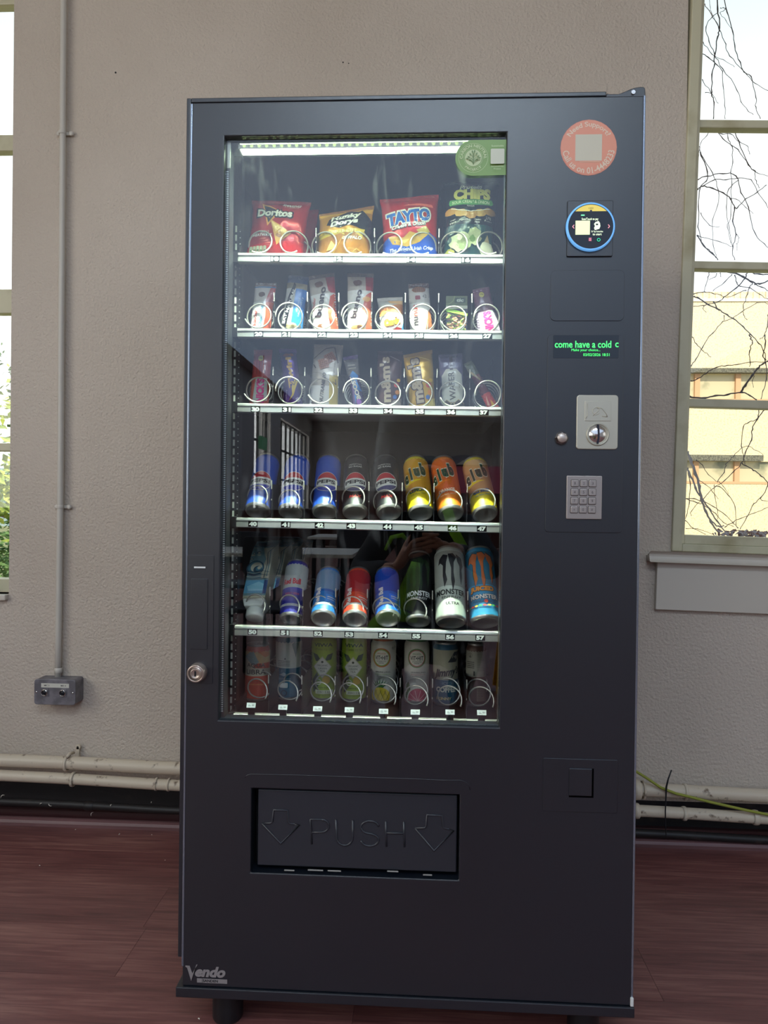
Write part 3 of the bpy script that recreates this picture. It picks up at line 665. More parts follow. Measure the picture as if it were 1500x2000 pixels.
# slotted upright on the left of the cavity
YU = .165; ux = P(459, 800, YU).x
MB().box(ux-.007, ux+.010, YU, YU+.025, CZ0, CZ1-.02).build('upright', DARKP, vm)
SLW = M('slot_reflection', (225, 230, 220), .3, metal=.4)  # bright reflections at the slots, put into the colour as pale metal
us = MB(); z = CZ0+.02
while z < GZ1-.12: us.box(ux-.0035, ux+.0005, YU-.0015, YU-.0001, z, z+.0135); z += .0195
tag(us.build('upright_slot_glints', SLW, vm), kind='stuff')
uh = MB(); z = CZ0+.02
while z < GZ1-.12: uh.box(ux+.0065, ux+.0085, YU-.0013, YU-.0001, z, z+.002); z += .0135
tag(uh.build('upright_holes', SLW, vm), kind='stuff')

# shelf trays: rail ends in the picture (left px, left py), (right px, right py) of the rail's top edge
YR = .130
TR = [((465, 493), (988, 496.5), (512.5, 515.5)), ((464, 640.7), (984.6, 645.4), (659, 664)), ((464, 787), (981.7, 795), (806, 813)),
      ((461.6, 1010.8), (976.6, 1021.5), (1030, 1041)), ((458.5, 1221.5), (974.6, 1234), (1241, 1255)), ((456, 1394.4), (973, 1409), (1413, 1428))]
NUM = [[(10, 537), (12, 660), (14, 803), (16, 910)],
       list(zip(range(20, 28), (505, 559, 629, 691, 757, 819, 886, 952))), list(zip(range(30, 38), (499, 560, 622, 690, 758, 820, 881, 945))),
       list(zip(range(40, 48), (494, 558, 624, 686, 757, 818, 884, 941))), list(zip(range(50, 58), (493, 556, 621, 682, 748, 813, 879, 938))),
       list(zip(range(60, 68), (491, 553, 617, 681, 748, 813, 879, 938)))]
COIL = [[(502.5, 467), (570, 467), (629.6, 469), (696, 469), (758.6, 470), (827, 470), (887.4, 469), (959.4, 469)],
        [(501.6, 613.6), (563, 614.5), (627, 615.5), (692, 614.6), (756.4, 617.5), (826, 618), (885.6, 618.5), (951.4, 618)],
        [(500, 759), (563, 760), (625, 761.4), (695.7, 763.7), (756.4, 766), (818.7, 766), (883.5, 767), (954, 768)],
        [(498, 971), (561, 980), (624, 972), (688, 973), (750.7, 980), (816.4, 975), (879, 980), (944, 978)],
        [(494.5, 1185.7), (561.6, 1186.7), (622, 1188.6), (687, 1190.5), (748, 1192.5), (810.8, 1194.4), (875, 1194.8), (943.3, 1197.3)],
        [(498, 1353.8), (558.3, 1357.7), (624, 1360.5), (682, 1362), (750, 1364.4), (813, 1367.3), (879, 1368.3), (941.8, 1370.2)]]
CR = [.0283, .0277, .0277, .0259, .0245, .0253]
DIV = [[617, 731, 857], [535, 600, 661, 726, 791, 856, 921], [533, 595, 660, 724, 789, 853, 917], [530, 593, 656, 720, 785, 847, 912], [527, 591, 655, 717, 777, 844, 913], [524, 589, 654, 717, 781, 844, 911]]
FLOORS = []
def floor_z(r, x):
    (a, za), (b, zb) = FLOORS[r]; return za+(zb-za)*(x-a)/(b-a)
def helix(cx, cz, y0, R, wr, pitch, turns, a0, dr, ry=1.):
    pts = []; n = 26
    for i in range(int(n*turns)+1):
        t = i/n; a = a0+dr*2*PI*t; pts.append(Vector((cx+R*math.cos(a), y0+pitch*t, cz+R*math.sin(a)*ry)))
    return pts
tagS = {}
trays = []
for r, ((lx, ly), (rx, ry_), (lb2, rb2)) in enumerate(TR):
    pl, pr = P(lx, ly, YR), P(rx, ry_, YR); hgt = ((P(lx, ly, YR).z-P(lx, lb2, YR).z)+(P(rx, ry_, YR).z-P(rx, rb2, YR).z))/2
    FLOORS.append(((pl.x, pl.z-.004), (pr.x, pr.z-.004)))
    sl_ = (pr.z-pl.z)/(pr.x-pl.x)
    sk = Matrix(((1, 0, 0, 0), (0, 1, 0, 0), (sl_, 0, 1, pl.z-sl_*pl.x), (0, 0, 0, 1)))   # tray hangs a little out of level
    ty = MB(); ty.box(pl.x+.002, pr.x+.004, YR+.012, .64, -.0055, -.004, sk); ty.box(pl.x-.0, pl.x+.0015, YR+.012, .64, -.004, .018, sk); ty.box(pr.x+.004, pr.x+.0055, YR+.012, .64, -.004, .018, sk)
    ty.box(pl.x+.002, pr.x+.004, .60, .602, -.004, .05, sk)
    tray = ty.build('shelf_tray', BLK2, vm); trays.append(tray)
    hh = hgt
    prof = [(YR+.014, 0), (YR+.002, 0), (YR, -.0015), (YR-.001, -.0055), (YR+.003, -.0072), (YR+.003, -.0086), (YR-.001, -.0098), (YR-.0015, -hh+.0015), (YR+.001, -hh), (YR+.014, -hh)]
    MB().prism(prof, pl.x, pr.x+.004, 'x', sk).build('price_rail', ALU, tray, recalc=True)
    MB().box(pl.x-.012, pl.x-.0006, YR, YR+.03, -hh, .002, sk).build('rail_end_clip', DARKP, tray, .001)
    # number tags
    for n_, px in NUM[r]:
        t_ = (px-lx)/(rx-lx); pym = (ly+(ry_-ly)*t_+lb2+(rb2-lb2)*t_)/2+2.2
        c = P(px, pym, YR-.002)
        pw_, ph_ = (.0205, .0120)
        pr_ = Pr(pw_, ph_); pr_.rect(-.5, 0, .5, 1, (12, 14, 15)); pr_.text(str(n_), 0, .5, .84, .80, (240, 246, 238), bold=.065)
        pr_.build(lambda u, v, o, c=c: (c.x+u, YR-.0017-o, c.z-.0060+v), TAGM, tray, 'number_tag', 1, .0, .0003, local=False)
    # dividers with bright front wires
    for px in DIV[r]:
        x = P(px, ly, YR+.02).x; t_ = (px-lx)/(rx-lx); base = pl.z+(pr.z-pl.z)*t_
        dh = .082 if r else .06
        dv = MB().box(x-.0006, x+.0006, YR+.022, .59, base-.004, base+dh-.008).build('divider', DARKP, tray)
        MB().tube([(x, YR+.0198, base-.0035), (x, YR+.0198, base+dh)], .0009, 6).build('divider_wire', DARKP, dv) if False else None
        MB().box(x-.0011, x+.0011, YR+.017, YR+.0218, base+dh-.019, base+dh).build('divider_clip', WIRE, tray, .0005)
        MB().box(x-.0008, x+.0008, YR+.0175, YR+.0218, base+dh*.47, base+dh*.47+.003).build('divider_clip', WIRE, tray)
    # coils
    for i, (cx, cy) in enumerate(COIL[r]):
        c = P(cx, cy, YR+.012); R = CR[r]
        if r == 0: a0, dr, pt = (-2.0, 1, .052) if i % 2 == 0 else (-1.15, -1, .052)
        elif r in (1, 2): a0, dr, pt = (PI*1.05, -1, .030) if i % 2 else (PI*1.12, 1, .030)
        else: a0, dr, pt = -.5, 1, .072
        mb = MB(); mb.tube(helix(c.x, c.z, YR+.012, R, .0017, pt, .44/pt, a0, dr), .0017 if r else .0019, 6)
        mb.build('spiral_coil', WIRE, tray, recalc=False)
    if r == 5:
        for i, (px, py) in enumerate([(490, 1378), (552, 1382), (620, 1385), (682, 1387), (749, 1390), (811, 1391.5), (879, 1391.5), (941, 1392.5)]):
            c = P(px, py, YR-.012); rail = P(px, 1412, YR)
            MB().box(c.x-.0075, c.x+.0075, YR-.008, YR-.004, rail.z-.004, c.z-.002).build('push_flap', DARKP, tray, .001)
            pr_ = Pr(.0195, .0095); pr_.rect(-.5, 0, .5, 1, (196, 204, 204)); pr_.rect(-.3, .3, -.02, .42, (120, 126, 128)); pr_.rect(.08, .35, .34, .7, (150, 156, 156)); pr_.rect(-.3, .55, -.1, .63, (130, 136, 140))
            pr_.build(lambda u, v, o, c=c: (c.x+u, YR-.012-o+v*.5, c.z-.0047+v), STK, tray, 'price_ticket', 1, 0., .0002, local=False)
# ---- right column fittings
sz_ = lambda a, b: (min(a, b), max(a, b))
def pxrect(x0, y0, x1, y1, Y=0.):
    cx, cy = (x0+x1)/2, (y0+y1)/2
    return P(x0, cy, Y).x, P(cx, y1, Y).z, P(x1, cy, Y).x, P(cx, y0, Y).z
def pannel(name, px, r, y0, mat, bev=.0006, parent=vm, y1=.003):
    a = pxrect(*px); return MB().prism(rrect(*a, r), y0, y1).build(name, mat, parent, bev)
pannel('blank_panel', (1075, 528, 1219, 627), .010, -.0012, BLK)
pannel('control_panel', (1067, 655, 1216, 1040), .006, -.0016, BLK)
pannel('display_window', (1080, 655, 1208, 700), .002, -.0020, M('display_filter', (34, 40, 48), .12), .0003)
# green text display
a = pxrect(1080, 655, 1208, 700); W_, H_ = a[2]-a[0], a[3]-a[1]
d = Pr(W_, H_); GREEN = (70, 235, 110)
d.text('come have a cold', -.045, .60, .86, .30, GREEN, bold=.012)
d.text('c', .47, .575, .05, .20, GREEN, bold=.012)
d.text('Make your choice...', 0.0, .34, .44, .14, GREEN, bold=.0)
d.text('03/02/2026 18:51', .16, .15, .40, .12, GREEN, bold=.0)
d.build(lambda u, v, o: (a[0]+W_/2+u, -.0021-o, a[1]+v), PRE, vm, 'display_text', 1, .0002, .0001, local=False)
# coin plate
cpn = pannel('coin_plate', (1125, 772, 1206, 878), .006, -.0045, STEEL, .0015)
pannel('coin_icon_panel', (1141, 784, 1192, 823), .001, -.0055, STEEL, .0006, cpn)
c = P(1166, 849, 0)
ic = [(1148, 788, 1148, 814, 1151, 818)]
tb_ = lambda pts, r_=.0007, Y=-.0058: MB().tube([P(a_, b_, Y) for a_, b_ in pts], r_, 6)
tb_([(1147, 788), (1147, 812), (1144, 817)]).build('icon_line', STEEL, cpn); tb_([(1164+7*math.cos(t*.5), 803+7*math.sin(t*.5)) for t in range(1, 12)]).build('icon_line', STEEL, cpn)
tb_([(1166, 795), (1176, 798), (1184, 808), (1186, 814)]).build('icon_line', STEEL, cpn); tb_([(1158, 812), (1168, 803), (1172, 796)]).build('icon_line', STEEL, cpn); tb_([(1186, 814), (1176, 813)]).build('icon_line', STEEL, cpn)
RX = Matrix.Rotation(PI/2, 4, 'X')
MB().lathe([(.0165, -.002), (.0205, -.0), (.0215, .0025), (.0200, .0035), (.0188, .002), (.0185, -.002)], 40, Matrix.Translation((c.x, -.004, c.z)) @ RX).build('coin_ring', STEEL, cpn)
MB().lathe([(.0001, .0036), (.006, .0032), (.012, .0016), (.0160, -.0004), (.0182, -.003)], 40, Matrix.Translation((c.x, -.0062, c.z)) @ RX).build('coin_dome', CHROME, cpn)
slp = [(-.0022, -.0178), (.0008, -.0182), (.0022, -.009), (.0026, 0), (.0022, .009), (.0008, .0182), (-.0022, .0178), (-.001, .009), (-.0008, 0), (-.001, -.009)]
MB().prism([(c.x+a_, c.z+b_) for a_, b_ in slp], -.0105, -.0062).build('coin_slot', M('slot_dark', (20, 24, 46), .6), cpn)
# return button
c = P(1096, 856, 0)
rb_ = MB().lathe([(.0001, .011), (.0085, .0112), (.0088, .0100), (.0098, .0098), (.0130, .006), (.0130, 0)], 8, Matrix.Translation((c.x, -.0012, c.z)) @ RX, smooth=False).build('return_button', CHROME, vm)
MB().lathe([(.0001, .0122), (.0084, .0122), (.0090, .0112), (.0092, .0100)], 28, Matrix.Translation((c.x, -.0012, c.z)) @ RX).build('button_cap', M('pinkish_steel', (200, 188, 180), .35, metal=.6), rb_)
# keypad
kp = pannel('keypad', (1105.5, 929.5, 1174.5, 1014), .002, -.0048, KEYM, .0012)
ks = '123456789*0#'
for k in range(12):
    px, py = 1122.5+(k % 3)*17.3-(k//3)*.5, 944+(k//3)*17.1+(k % 3)*.2
    c = P(px, py, -.0048); 
    MB().prism(rrect(c.x-.0076, c.z-.0074, c.x+.0076, c.z+.0074, .0022, 4), -.0052, -.0040).build('key_well', M('key_gap', (92, 86, 84), .5), kp)
    ky = MB().prism(rrect(c.x-.0064, c.z-.0062, c.x+.0066, c.z+.0062, .0016, 4), -.0072, -.0050).build('key', KEYM, kp, .0008)
    q = Pr(.01, .01); q.text(ks[k], 0, .5, .30 if ks[k] != '1' else .16, .5 if ks[k] != '*' else .35, (86, 80, 80)); q.build(lambda u, v, o, c=c: (c.x+u, -.0073-o, c.z-.005+v), STK, kp, 'key_digit', 1, .0001, .0001, local=False)
# support sticker
c = P(1149.5, 288.5, 0); R_ = .0535
s = Pr(R_*2, R_*2)
s.disc(0, 0, .5, (214, 126, 104)); s.disc(0, 0, .492, (228, 150, 122)); s.rect(-.235, -.235, .235, .235, (206, 198, 176))
s.arc('Need Support?', 0, .0, .405, 90, 118, .115, (232, 206, 180), bold=.018)
s.arc('Call us on 01-4448233', 0, .0, .410, 270, 165, .115, (232, 206, 180), inner=True, bold=.018)
s.rect(-.16, -.262, .2, -.252, (228, 190, 160))
s.build(lambda u, v, o: (c.x+u+v*.0, -.0004-o, c.z+v), STK, vm, 'support_sticker', 1, .0, .00015, local=False)
# card reader
pannel('reader_plate', (1107, 393, 1196.5, 502), .003, -.0035, BLK, .0012)
c = P(1152.3, 444.5, -.004)
rd = MB().lathe([(.0001, .0), (.0455, .0), (.0458, .004), (.0445, .0062), (.0415, .0066)], 56, Matrix.Translation((c.x, -.0035, c.z)) @ RX).build('reader_body', DARKP, vm)
MB().lathe([(.0462, .001), (.0458, .0058), (.0440, .0072), (.0424, .0068)], 56, Matrix.Translation((c.x, -.0035, c.z)) @ RX).build('reader_light_ring', M('ring_light', (110, 170, 225), .25, emit=((96, 160, 222), .75)), rd)
r_ = .0424; q = Pr(2*r_, 2*r_)
q.disc(0, 0, .5, (14, 20, 30)); q.ell(0, 0, .485, .485, (196, 176, 84), 20, math.radians(44), math.radians(136))
q.text('\u2022', 0, .345, .05, .05, (30, 34, 50)); q.text('CARD', 0, .405, .11, .04, (70, 66, 40))
q.rect(-.22, .235, -.14, .262, (120, 240, 170)); q.text('Scan/Touch to pay', -.02, .155, .37, .07, (225, 240, 205), bold=.02)
q.rect(-.34, -.19, -.02, .125, (214, 232, 176))
q.poly([(.10, .09), (.17, .115), (.20, .07), (.21, 0), (.19, -.06), (.09, -.09), (.07, -.04), (.09, 0), (.07, .05)], (222, 236, 206)); q.rect(.11, .02, .16, .055, (20, 28, 40))
q.text('Or Tap Contactless', .14, -.125, .26, .05, (225, 240, 205), bold=.02); q.text('to start', .14, -.185, .20, .045, (225, 240, 205), bold=.02)
for sx_, x_ in ((1, -.39), (-1, .40)): q.line([(x_+.02*sx_, .03), (x_-.015*sx_, -.01), (x_+.02*sx_, -.05)], .017, (226, 150, 160))
for k in range(3): q.rect(-.045, -.335+k*.026, .015, -.318+k*.026, (226, 130, 150))
q.ring(.175, -.31, .038, .014, (50, 200, 150))
q.build(lambda u, v, o: (c.x+u, -.0103-o, c.z+v), MP('reader_screen', .2, emit=.9), rd, 'reader_screen', 1, .0, .00012, local=False)
# carbon sticker on the glass
xa_, za_, xb_, zb_ = pxrect(889.5, 273, 991, 343, .009); Hs = zb_-za_; Ws = xb_-xa_
cxs = xa_+Hs*.5; outl = [(cxs+Hs*.5*math.cos(t), (za_+zb_)/2+Hs*.5*math.sin(t)) for t in [PI/2+PI*k/20 for k in range(21)]]+[(xb_-.002, za_+.001), (xb_-.0002, za_+.004), (xb_-.0002, zb_)]
zc_ = (za_+zb_)/2
s = Pr(Hs, Hs); s.poly([((x-cxs)/Hs, (z-zc_)/Hs) for x, z in outl], (128, 164, 90))
LG = (206, 220, 168)
s.ring(0, 0, .41, .008, LG); s.ring(0, 0, .265, .006, LG); s.disc(0, 0, .235, (196, 210, 160))
s.arc('CARBON NEUTRAL', 0, 0, .335, 90, 190, .085, LG, bold=.02); s.arc('PROJECT', 0, 0, .335, 270, 85, .085, LG, inner=True, bold=.02)
DG = (96, 130, 66); s.line([(0, -.20), (0, .08)], .02, DG)
for sd in (-1, 1):
    for k, (bx_, by_, an) in enumerate(((.10, -.07, 25), (.13, .02, 40), (.085, .09, 60), (.03, .16, 80), (.17, -.03, 10))):
        s.line([(0, by_-.10), (bx_*sd*.6, by_-.02)], .012, DG); a_ = math.radians(an)
        ca, sa = math.cos(a_)*sd, math.sin(a_); s.poly([(bx_*sd-ca*.05, by_-sa*.05), (bx_*sd-sa*.022*sd, by_+abs(ca)*.022), (bx_*sd+ca*.05, by_+sa*.05), (bx_*sd+sa*.022*sd, by_-abs(ca)*.022)], DG)
    s.disc(.335*sd, -.02, .009, LG)
qx = (xb_-.0195-cxs)/Hs; s.poly(rrect(qx-.19, -.20, qx+.19, .22, .03), (206, 208, 186)); s.text('Sustainable', qx, .30, .34, .05, LG); s.text('Sustainability', qx, -.27, .34, .06, LG); s.text('Project', qx, -.345, .2, .06, LG)
s.build(lambda u, v, o: (cxs+u, .0094-o, zc_+v), STK, vm, 'carbon_sticker', 1, .0, .00015, local=False)
# delivery flap with its surround
for seg_ in ([(478, 1519), (483, 1514), (490, 1512), (540, 1513), (620, 1515), (700, 1518), (800, 1521), (870, 1524), (900, 1524), (910, 1528), (916, 1534), (918, 1542)],):
    MB().tube([P(a_, b_, -.0002) for a_, b_ in seg_], .0009, 6).build('surround_ridge', BLK, vm)
fx0, fx1, fz0, fz1 = DX0+.011, DX1-.004, DZ0+.010, DZ1-.005
flap = MB().box(fx0, fx1, .010, .022, fz0, fz1).build('delivery_flap', FLAP, vm, .0025, 3)
MB().box(DX0, DX1, .046, .05, DZ0, DZ1).build('chute_back', M('chute_dark', (8, 8, 10), .8), vm)
def raised(pts, r=.0021, closed=False):
    q = [P(460+a_/3, 1480+b_/3, .0098) for a_, b_ in pts]
    return MB().tube(q, r, 8)
for pts in ([(155, 383), (207, 383), (216, 374), (224, 305), (305, 308), (308, 374), (318, 386), (375, 392), (265, 503), (155, 383)], [(1053, 413), (1108, 411), (1117, 400), (1122, 335), (1208, 338), (1214, 400), (1224, 413), (1278, 425), (1163, 546), (1053, 413)]):
    raised(pts).build('arrow_outline', FLAP, flap)
arcp = lambda cx, cy, rx, ry, a0, a1, n=14: [(cx+rx*math.cos(math.radians(a0+(a1-a0)*k/n)), cy+ry*math.sin(math.radians(a0+(a1-a0)*k/n))) for k in range(n+1)]
for pts in ([(447, 505), (440, 360), (505, 361)]+arcp(505, 399, 42, 37, -90, 90)+[(443, 437)],
            [(588, 362), (593, 465)]+arcp(640, 465, 47, 48, 180, 0)[1:]+[(687, 366)],
            arcp(787, 408, 52, 38, -10, -190)+arcp(787, 410, 50, 34, 170, 100, 5)+[(800, 447)]+arcp(787, 482, 51, 35, -60, 175),
            [(880, 372), (884, 520)], [(985, 374), (990, 522)], [(882, 440), (987, 443)]):
    raised(pts).build('raised_letter', FLAP, flap)
for (x0, x1, y_) in ((555, 575, 1700), (601, 631, 1699.5), (640, 666, 1701), (756, 778, 1702), (826, 844, 1709)):
    p0, p1 = P(x0, y_, .004), P(x1, y_+.8, .004); MB().box(p0.x, p1.x, .004, .006, p0.z-.0012, p0.z+.0012).build('scuff_guard', GREYP, vm, .0005)
# coin return cup
pannel('return_surround', (1060, 1482, 1206, 1586), .003, -.0015, BLK, .0008)
a = pxrect(1111, 1500, 1159, 1557)
MB().prism([(a[2]-.0035, a[3]), (a[2], a[3]), (a[2], a[1]), (a[0], a[1]), (a[0], a[1]+.0035), (a[2]-.0035, a[1]+.0035)], -.0019, .0).build('return_gap_shade', M('gap_shade', (3, 3, 4), .95, spec=.02), vm)  # raised black strip painted as the shade in the flap's gap
MB().box(a[0], a[2]-.0035, -.0035, .0, a[1]+.0035, a[3]).build('return_flap', BLK, vm, .0012)
# handle plate, slot and lock on the left edge
hnd = pannel('handle_plate', (364.5, 1084, 417, 1335), .002, -.0012, BLK, .0006)
pannel('handle', (373, 1130, 406, 1268), .002, -.0026, BLK, .0008, hnd)
a = pxrect(380, 1106.5, 402, 1109.5); MB().box(a[0], a[2], -.0032, -.001, a[1], a[3]).build('handle_slot', M('slot_white', (225, 228, 226), .4), hnd)
c = P(381.5, 1314, -.01)
lk = MB().lathe([(.0185, 0), (.0182, .004), (.0172, .018), (.0150, .0195), (.0140, .0185), (.0135, .017)], 40, Matrix.Translation((c.x+.003, -.001, c.z)) @ RX).build('lock_barrel', M('lock_nickel', (196, 180, 168), .28, metal=.8), vm)
MB().lathe([(.0136, .016), (.0105, .0165), (.0100, .019), (.0090, .0195), (.0080, .0188), (.0001, .0188)], 36, Matrix.Translation((c.x+.003, -.001, c.z)) @ RX).build('lock_face', M('lock_nickel', (196, 180, 168), .3, metal=.8), lk)
MB().prism([(c.x+.003-.0018, c.z-.005), (c.x+.003+.0012, c.z-.005), (c.x+.003+.0018, c.z), (c.x+.003+.0012, c.z+.0055), (c.x+.003-.0018, c.z+.0055)], -.0208, -.0195).build('keyhole', DARKP, lk)
# maker's badge
bw = .082; c = P(403, 1902, 0); s = Pr(.084, .036); BG = (142, 136, 136)
s.poly([(-.50, .42), (-.40, .42), (-.335, .0), (-.21, .5), (-.24, .5), (-.36, -.42), (-.46, .30), (-.5, .34)], BG)
s.text('endo', .105, .12, .72, .60, BG, shear=.28, bold=.05)
s.rect(-.22, -.49, -.10, -.25, BG); s.rect(-.09, -.49, .5, -.25, BG); s.text('SANDEN', .10, -.37, .36, .15, (24, 26, 32), bold=.03)
s.build(lambda u, v, o: (c.x+u, -.0004-o, c.z+v-.0), STK, vm, 'maker_badge', 1, .0, .00012, local=False)
# ------------------------------------------------------------------ products
def foil(name, col, metal=.25, rough=.27): return M('foil_'+name, col, rough, metal, coat=.3, bump=(110, .3, .0012, 3))
def sgn_pow(x, p): return math.copysign(abs(x)**p, x)
def pouch_S(W, H, T, seed, seal=.055, wr=.0012, waist=.05):
    def S(u, v, off=0., side=-1):
        a = max(-1, min(1, 2*u/W)); b = max(0, min(1, v/H))
        s = min(1, max(0, (b-seal)/(1-2*seal))); g = math.sin(PI*s)**.5 if 0 < s < 1 else 0.
        e = max(0., 1-a*a)**.6; t = T/2*e*g
        fold = max(0, 1-abs(min(s, 1-s))*4.5)*g
        t += fold*wr*1.6*math.sin(u*190+seed+2*math.sin(v*40))*e
        t += wr*g*e*(noise.noise(Vector((u*38, v*38, seed*1.7+side)))*1.6+abs(noise.noise(Vector((u*70+5, v*52, seed*2.3))))*1.2)
        ripple = .0005*math.sin(v*1900) if (b < seal*.9 or b > 1-seal*.9) else 0
        x = u*(1-waist*g)+.0010*noise.noise(Vector((0, v*30, seed)))*(1 if abs(a) > .8 else 0)
        z = v+.002*noise.noise(Vector((u*20, 0, seed+9)))*(1 if b > .97 else 0)
        y = side*(t+.0006+off)+(ripple)+.004*noise.noise(Vector((u*14, v*6, seed+4)))*(1 if (b < .06 or b > .94) else .25)
        return (x, y, z)
    return S
def pouch_body(W, H, T, S, cell=.0045):
    nu = max(6, int(W/cell)); nv = max(8, int(H/cell)); mb = MB(); vs = []; fs = []
    for sd in (-1, 1):
        for j in range(nv+1):
            for i in range(nu+1): vs.append(S(-W/2+W*i/nu, H*j/nv, 0, sd))
    n = (nu+1)*(nv+1); I = lambda i, j, k: k*n+j*(nu+1)+i
    for j in range(nv):
        for i in range(nu):
            fs.append((I(i, j, 0), I(i+1, j, 0), I(i+1, j+1, 0), I(i, j+1, 0))); fs.append((I(i, j, 1), I(i, j+1, 1), I(i+1, j+1, 1), I(i+1, j, 1)))
        fs.append((I(0, j, 0), I(0, j+1, 0), I(0, j+1, 1), I(0, j, 1))); fs.append((I(nu, j, 0), I(nu, j, 1), I(nu, j+1, 1), I(nu, j+1, 0)))
    for i in range(nu):
        fs.append((I(i, 0, 0), I(i, 0, 1), I(i+1, 0, 1), I(i+1, 0, 0))); fs.append((I(i, nv, 0), I(i+1, nv, 0), I(i+1, nv, 1), I(i, nv, 1)))
    return mb.add(vs, fs, True)
def frame_of(bpx, tpx, Y, row, back=.12, dz=.001):
    B = P(bpx[0], bpx[1], Y); T = P(tpx[0], tpx[1], Y); up = (T-B); h = up.length
    X = Vector((up.z, 0, -up.x)).normalized(); Z = up.normalized(); Zt = (Z*math.cos(back)+Vector((0, 1, 0))*math.sin(back)).normalized(); Yv = Zt.cross(X).normalized()
    fz = floor_z(row, B.x)+dz; H = (h+(B.z-fz))/math.cos(back)
    return Vector((B.x, Y, fz)), Matrix((X, Yv, Zt)).transposed(), H
FOLD_G = {1: 'crisp bags on the top tray', 2: 'snack bars on the second tray', 3: 'snack bars on the third tray'}
DY = .082
def flat(name, label, cat, row, TL, TR_, BL, BR, T, col, art, Y=.10, seed=1, seal=.06, wr=.0012, waist=.05, back=.12, group=None, metal=.25, maxe=.0055):
    Y += DY; T *= 1.05; wr *= 1.35
    mid = lambda p, q: ((p[0]+q[0])/2, (p[1]+q[1])/2)
    loc_, R, H = frame_of(mid(BL, BR), mid(TL, TR_), Y, row-1, back)
    W = ((P(*TL, Y)-P(*TR_, Y)).length+(P(*BL, Y)-P(*BR, Y)).length)/2
    t = thing(name, label, cat, loc_, group or FOLD_G[row], R)
    Xa = R.col[0]; dT = P(*TR_, Y)-P(*TL, Y); dB = P(*BR, Y)-P(*BL, Y); Za = R.col[2]
    kT = dT.dot(Za)/max(.01, dT.dot(Xa)); kB = 0.; wT = dT.length/W; wB = dB.length/W; S0 = pouch_S(W, H, T, seed, seal, wr, waist)
    def S(u, v, off=0., side=-1):
        x, y, z = S0(u, v, off, side); b = v/H; return (x*(wB+(wT-wB)*b), y, z+kT*u*b*b)
    mt = foil(label[:24].replace(' ', '_'), col, metal)
    b = pouch_body(W, H, T, S, .0045 if W > .06 else .0035).build('packet_body', mt, t, local=True)
    pr = Pr(W, H); art(pr)
    if pr.L: pr.build(S, PRF, t, 'label_print', maxe, .0005)
    return t, S, W, H
WHT = (240, 238, 230); BK = (22, 22, 26)
def blob(p, cx, cy, rx, ry, col, seed, n=22, j=.18):
    r = random.Random(seed); p.poly([(cx+rx*math.cos(2*PI*k/n)*(1+r.uniform(-j, j)), cy+ry*math.sin(2*PI*k/n)*(1+r.uniform(-j, j))) for k in range(n)], col)
def a_dor(p):
    p.rect(-.5, .94, .5, 1, (150, 26, 34)); p.rect(-.5, 0, .5, .055, (160, 24, 30)); p.poly([(-.5, .2), (.5, .33), (.5, .06), (-.5, .06)], (206, 34, 36))
    p.poly([(-.31, .93), (.16, .72), (.02, .70), (-.15, .50)], (226, 158, 70)); p.poly([(-.27, .88), (.12, .72), (-.02, .71), (-.14, .55)], (28, 24, 26))
    p.text('Doritos', -.05, .73, .62, .135, WHT, bold=.045, out=(24, 22, 24), ow=.05)
    p.text('SHARING', .22, .885, .30, .045, WHT, shear=.4, bold=.03); p.text('STORM', .22, .85, .24, .03, (240, 190, 180), shear=.4)
    p.poly([(-.10, .60), (.29, .42), (.05, .22)], (222, 168, 84)); p.poly([(-.08, .57), (.02, .40), (.10, .48)], (240, 204, 128)); blob(p, .08, .36, .05, .03, (176, 110, 50), 4); blob(p, .15, .43, .05, .03, (238, 196, 110), 5)
    p.text('CHILLI', -.19, .405, .16, .035, WHT); p.text('HEATWAVE', -.22, .355, .34, .042, WHT, shear=.3, bold=.03)
    for k in range(4): p.poly([(-.28+.05*k, .29-.03*k), (-.14+.05*k, .31-.03*k), (-.16+.05*k, .295-.03*k)], (238, 150, 120))
    for k in range(5): p.poly(rrect(-.44+k*.065, .10, -.385+k*.065, .19, .012, 3), (188, 196, 160)); p.rect(-.43+k*.065, .12, -.395+k*.065, .14, (110, 130, 80))
    p.text('40g', .24, .115, .09, .045, (236, 176, 70))
def a_hun(p):
    p.rect(-.5, .94, .5, 1, (150, 96, 34)); p.rect(-.5, .86, .5, .94, (216, 160, 52)); p.poly([(.08, .80), (.3, .92), (.5, .74), (.5, .40), (.36, .55), (.1, .62)], (26, 28, 34))
    p.poly([(-.5, .50), (.4, .56), (.34, .36), (-.5, .36)], (222, 190, 60)); p.poly([(-.5, .36), (.2, .5), (.5, .30), (.5, .06), (-.5, .06)], (186, 124, 38))
    p.poly([(-.34, .64), (-.30, .76), (.10, .92), (.36, .86), (.30, .70), (-.08, .56)], BK)
    p.text('Hunky', .02, .775, .56, .13, WHT, rot=9, shear=.35, bold=.055); p.text('Dorys', .0, .655, .52, .12, WHT, rot=9, shear=.35, bold=.055)
    p.text('CRINKLE CUT', -.06, .49, .62, .06, (244, 232, 150), rot=3, bold=.02); p.text('BUFFALO', .17, .385, .36, .055, WHT, rot=3, shear=.2, bold=.04)
    p.line([(-.22, .04), (.0, .4), (.06, .30)], .012, (226, 180, 90)); p.line([(.1, .08), (.26, .22), (.46, .1)], .012, (230, 186, 100)); p.poly([(-.3, .16), (-.22, .33), (-.1, .20)], (236, 204, 120))
    p.text('FLAVOUR', .16, .20, .2, .03, (226, 190, 120)); p.text('CRISPS', .16, .155, .2, .03, (226, 190, 120)); p.poly([(.05, .04), (.42, .04), (.4, .1), (.1, .12)], (120, 60, 24))
    for k in range(5): p.ring(-.40+k*.075, .075, .035, .01, (30, 30, 30))
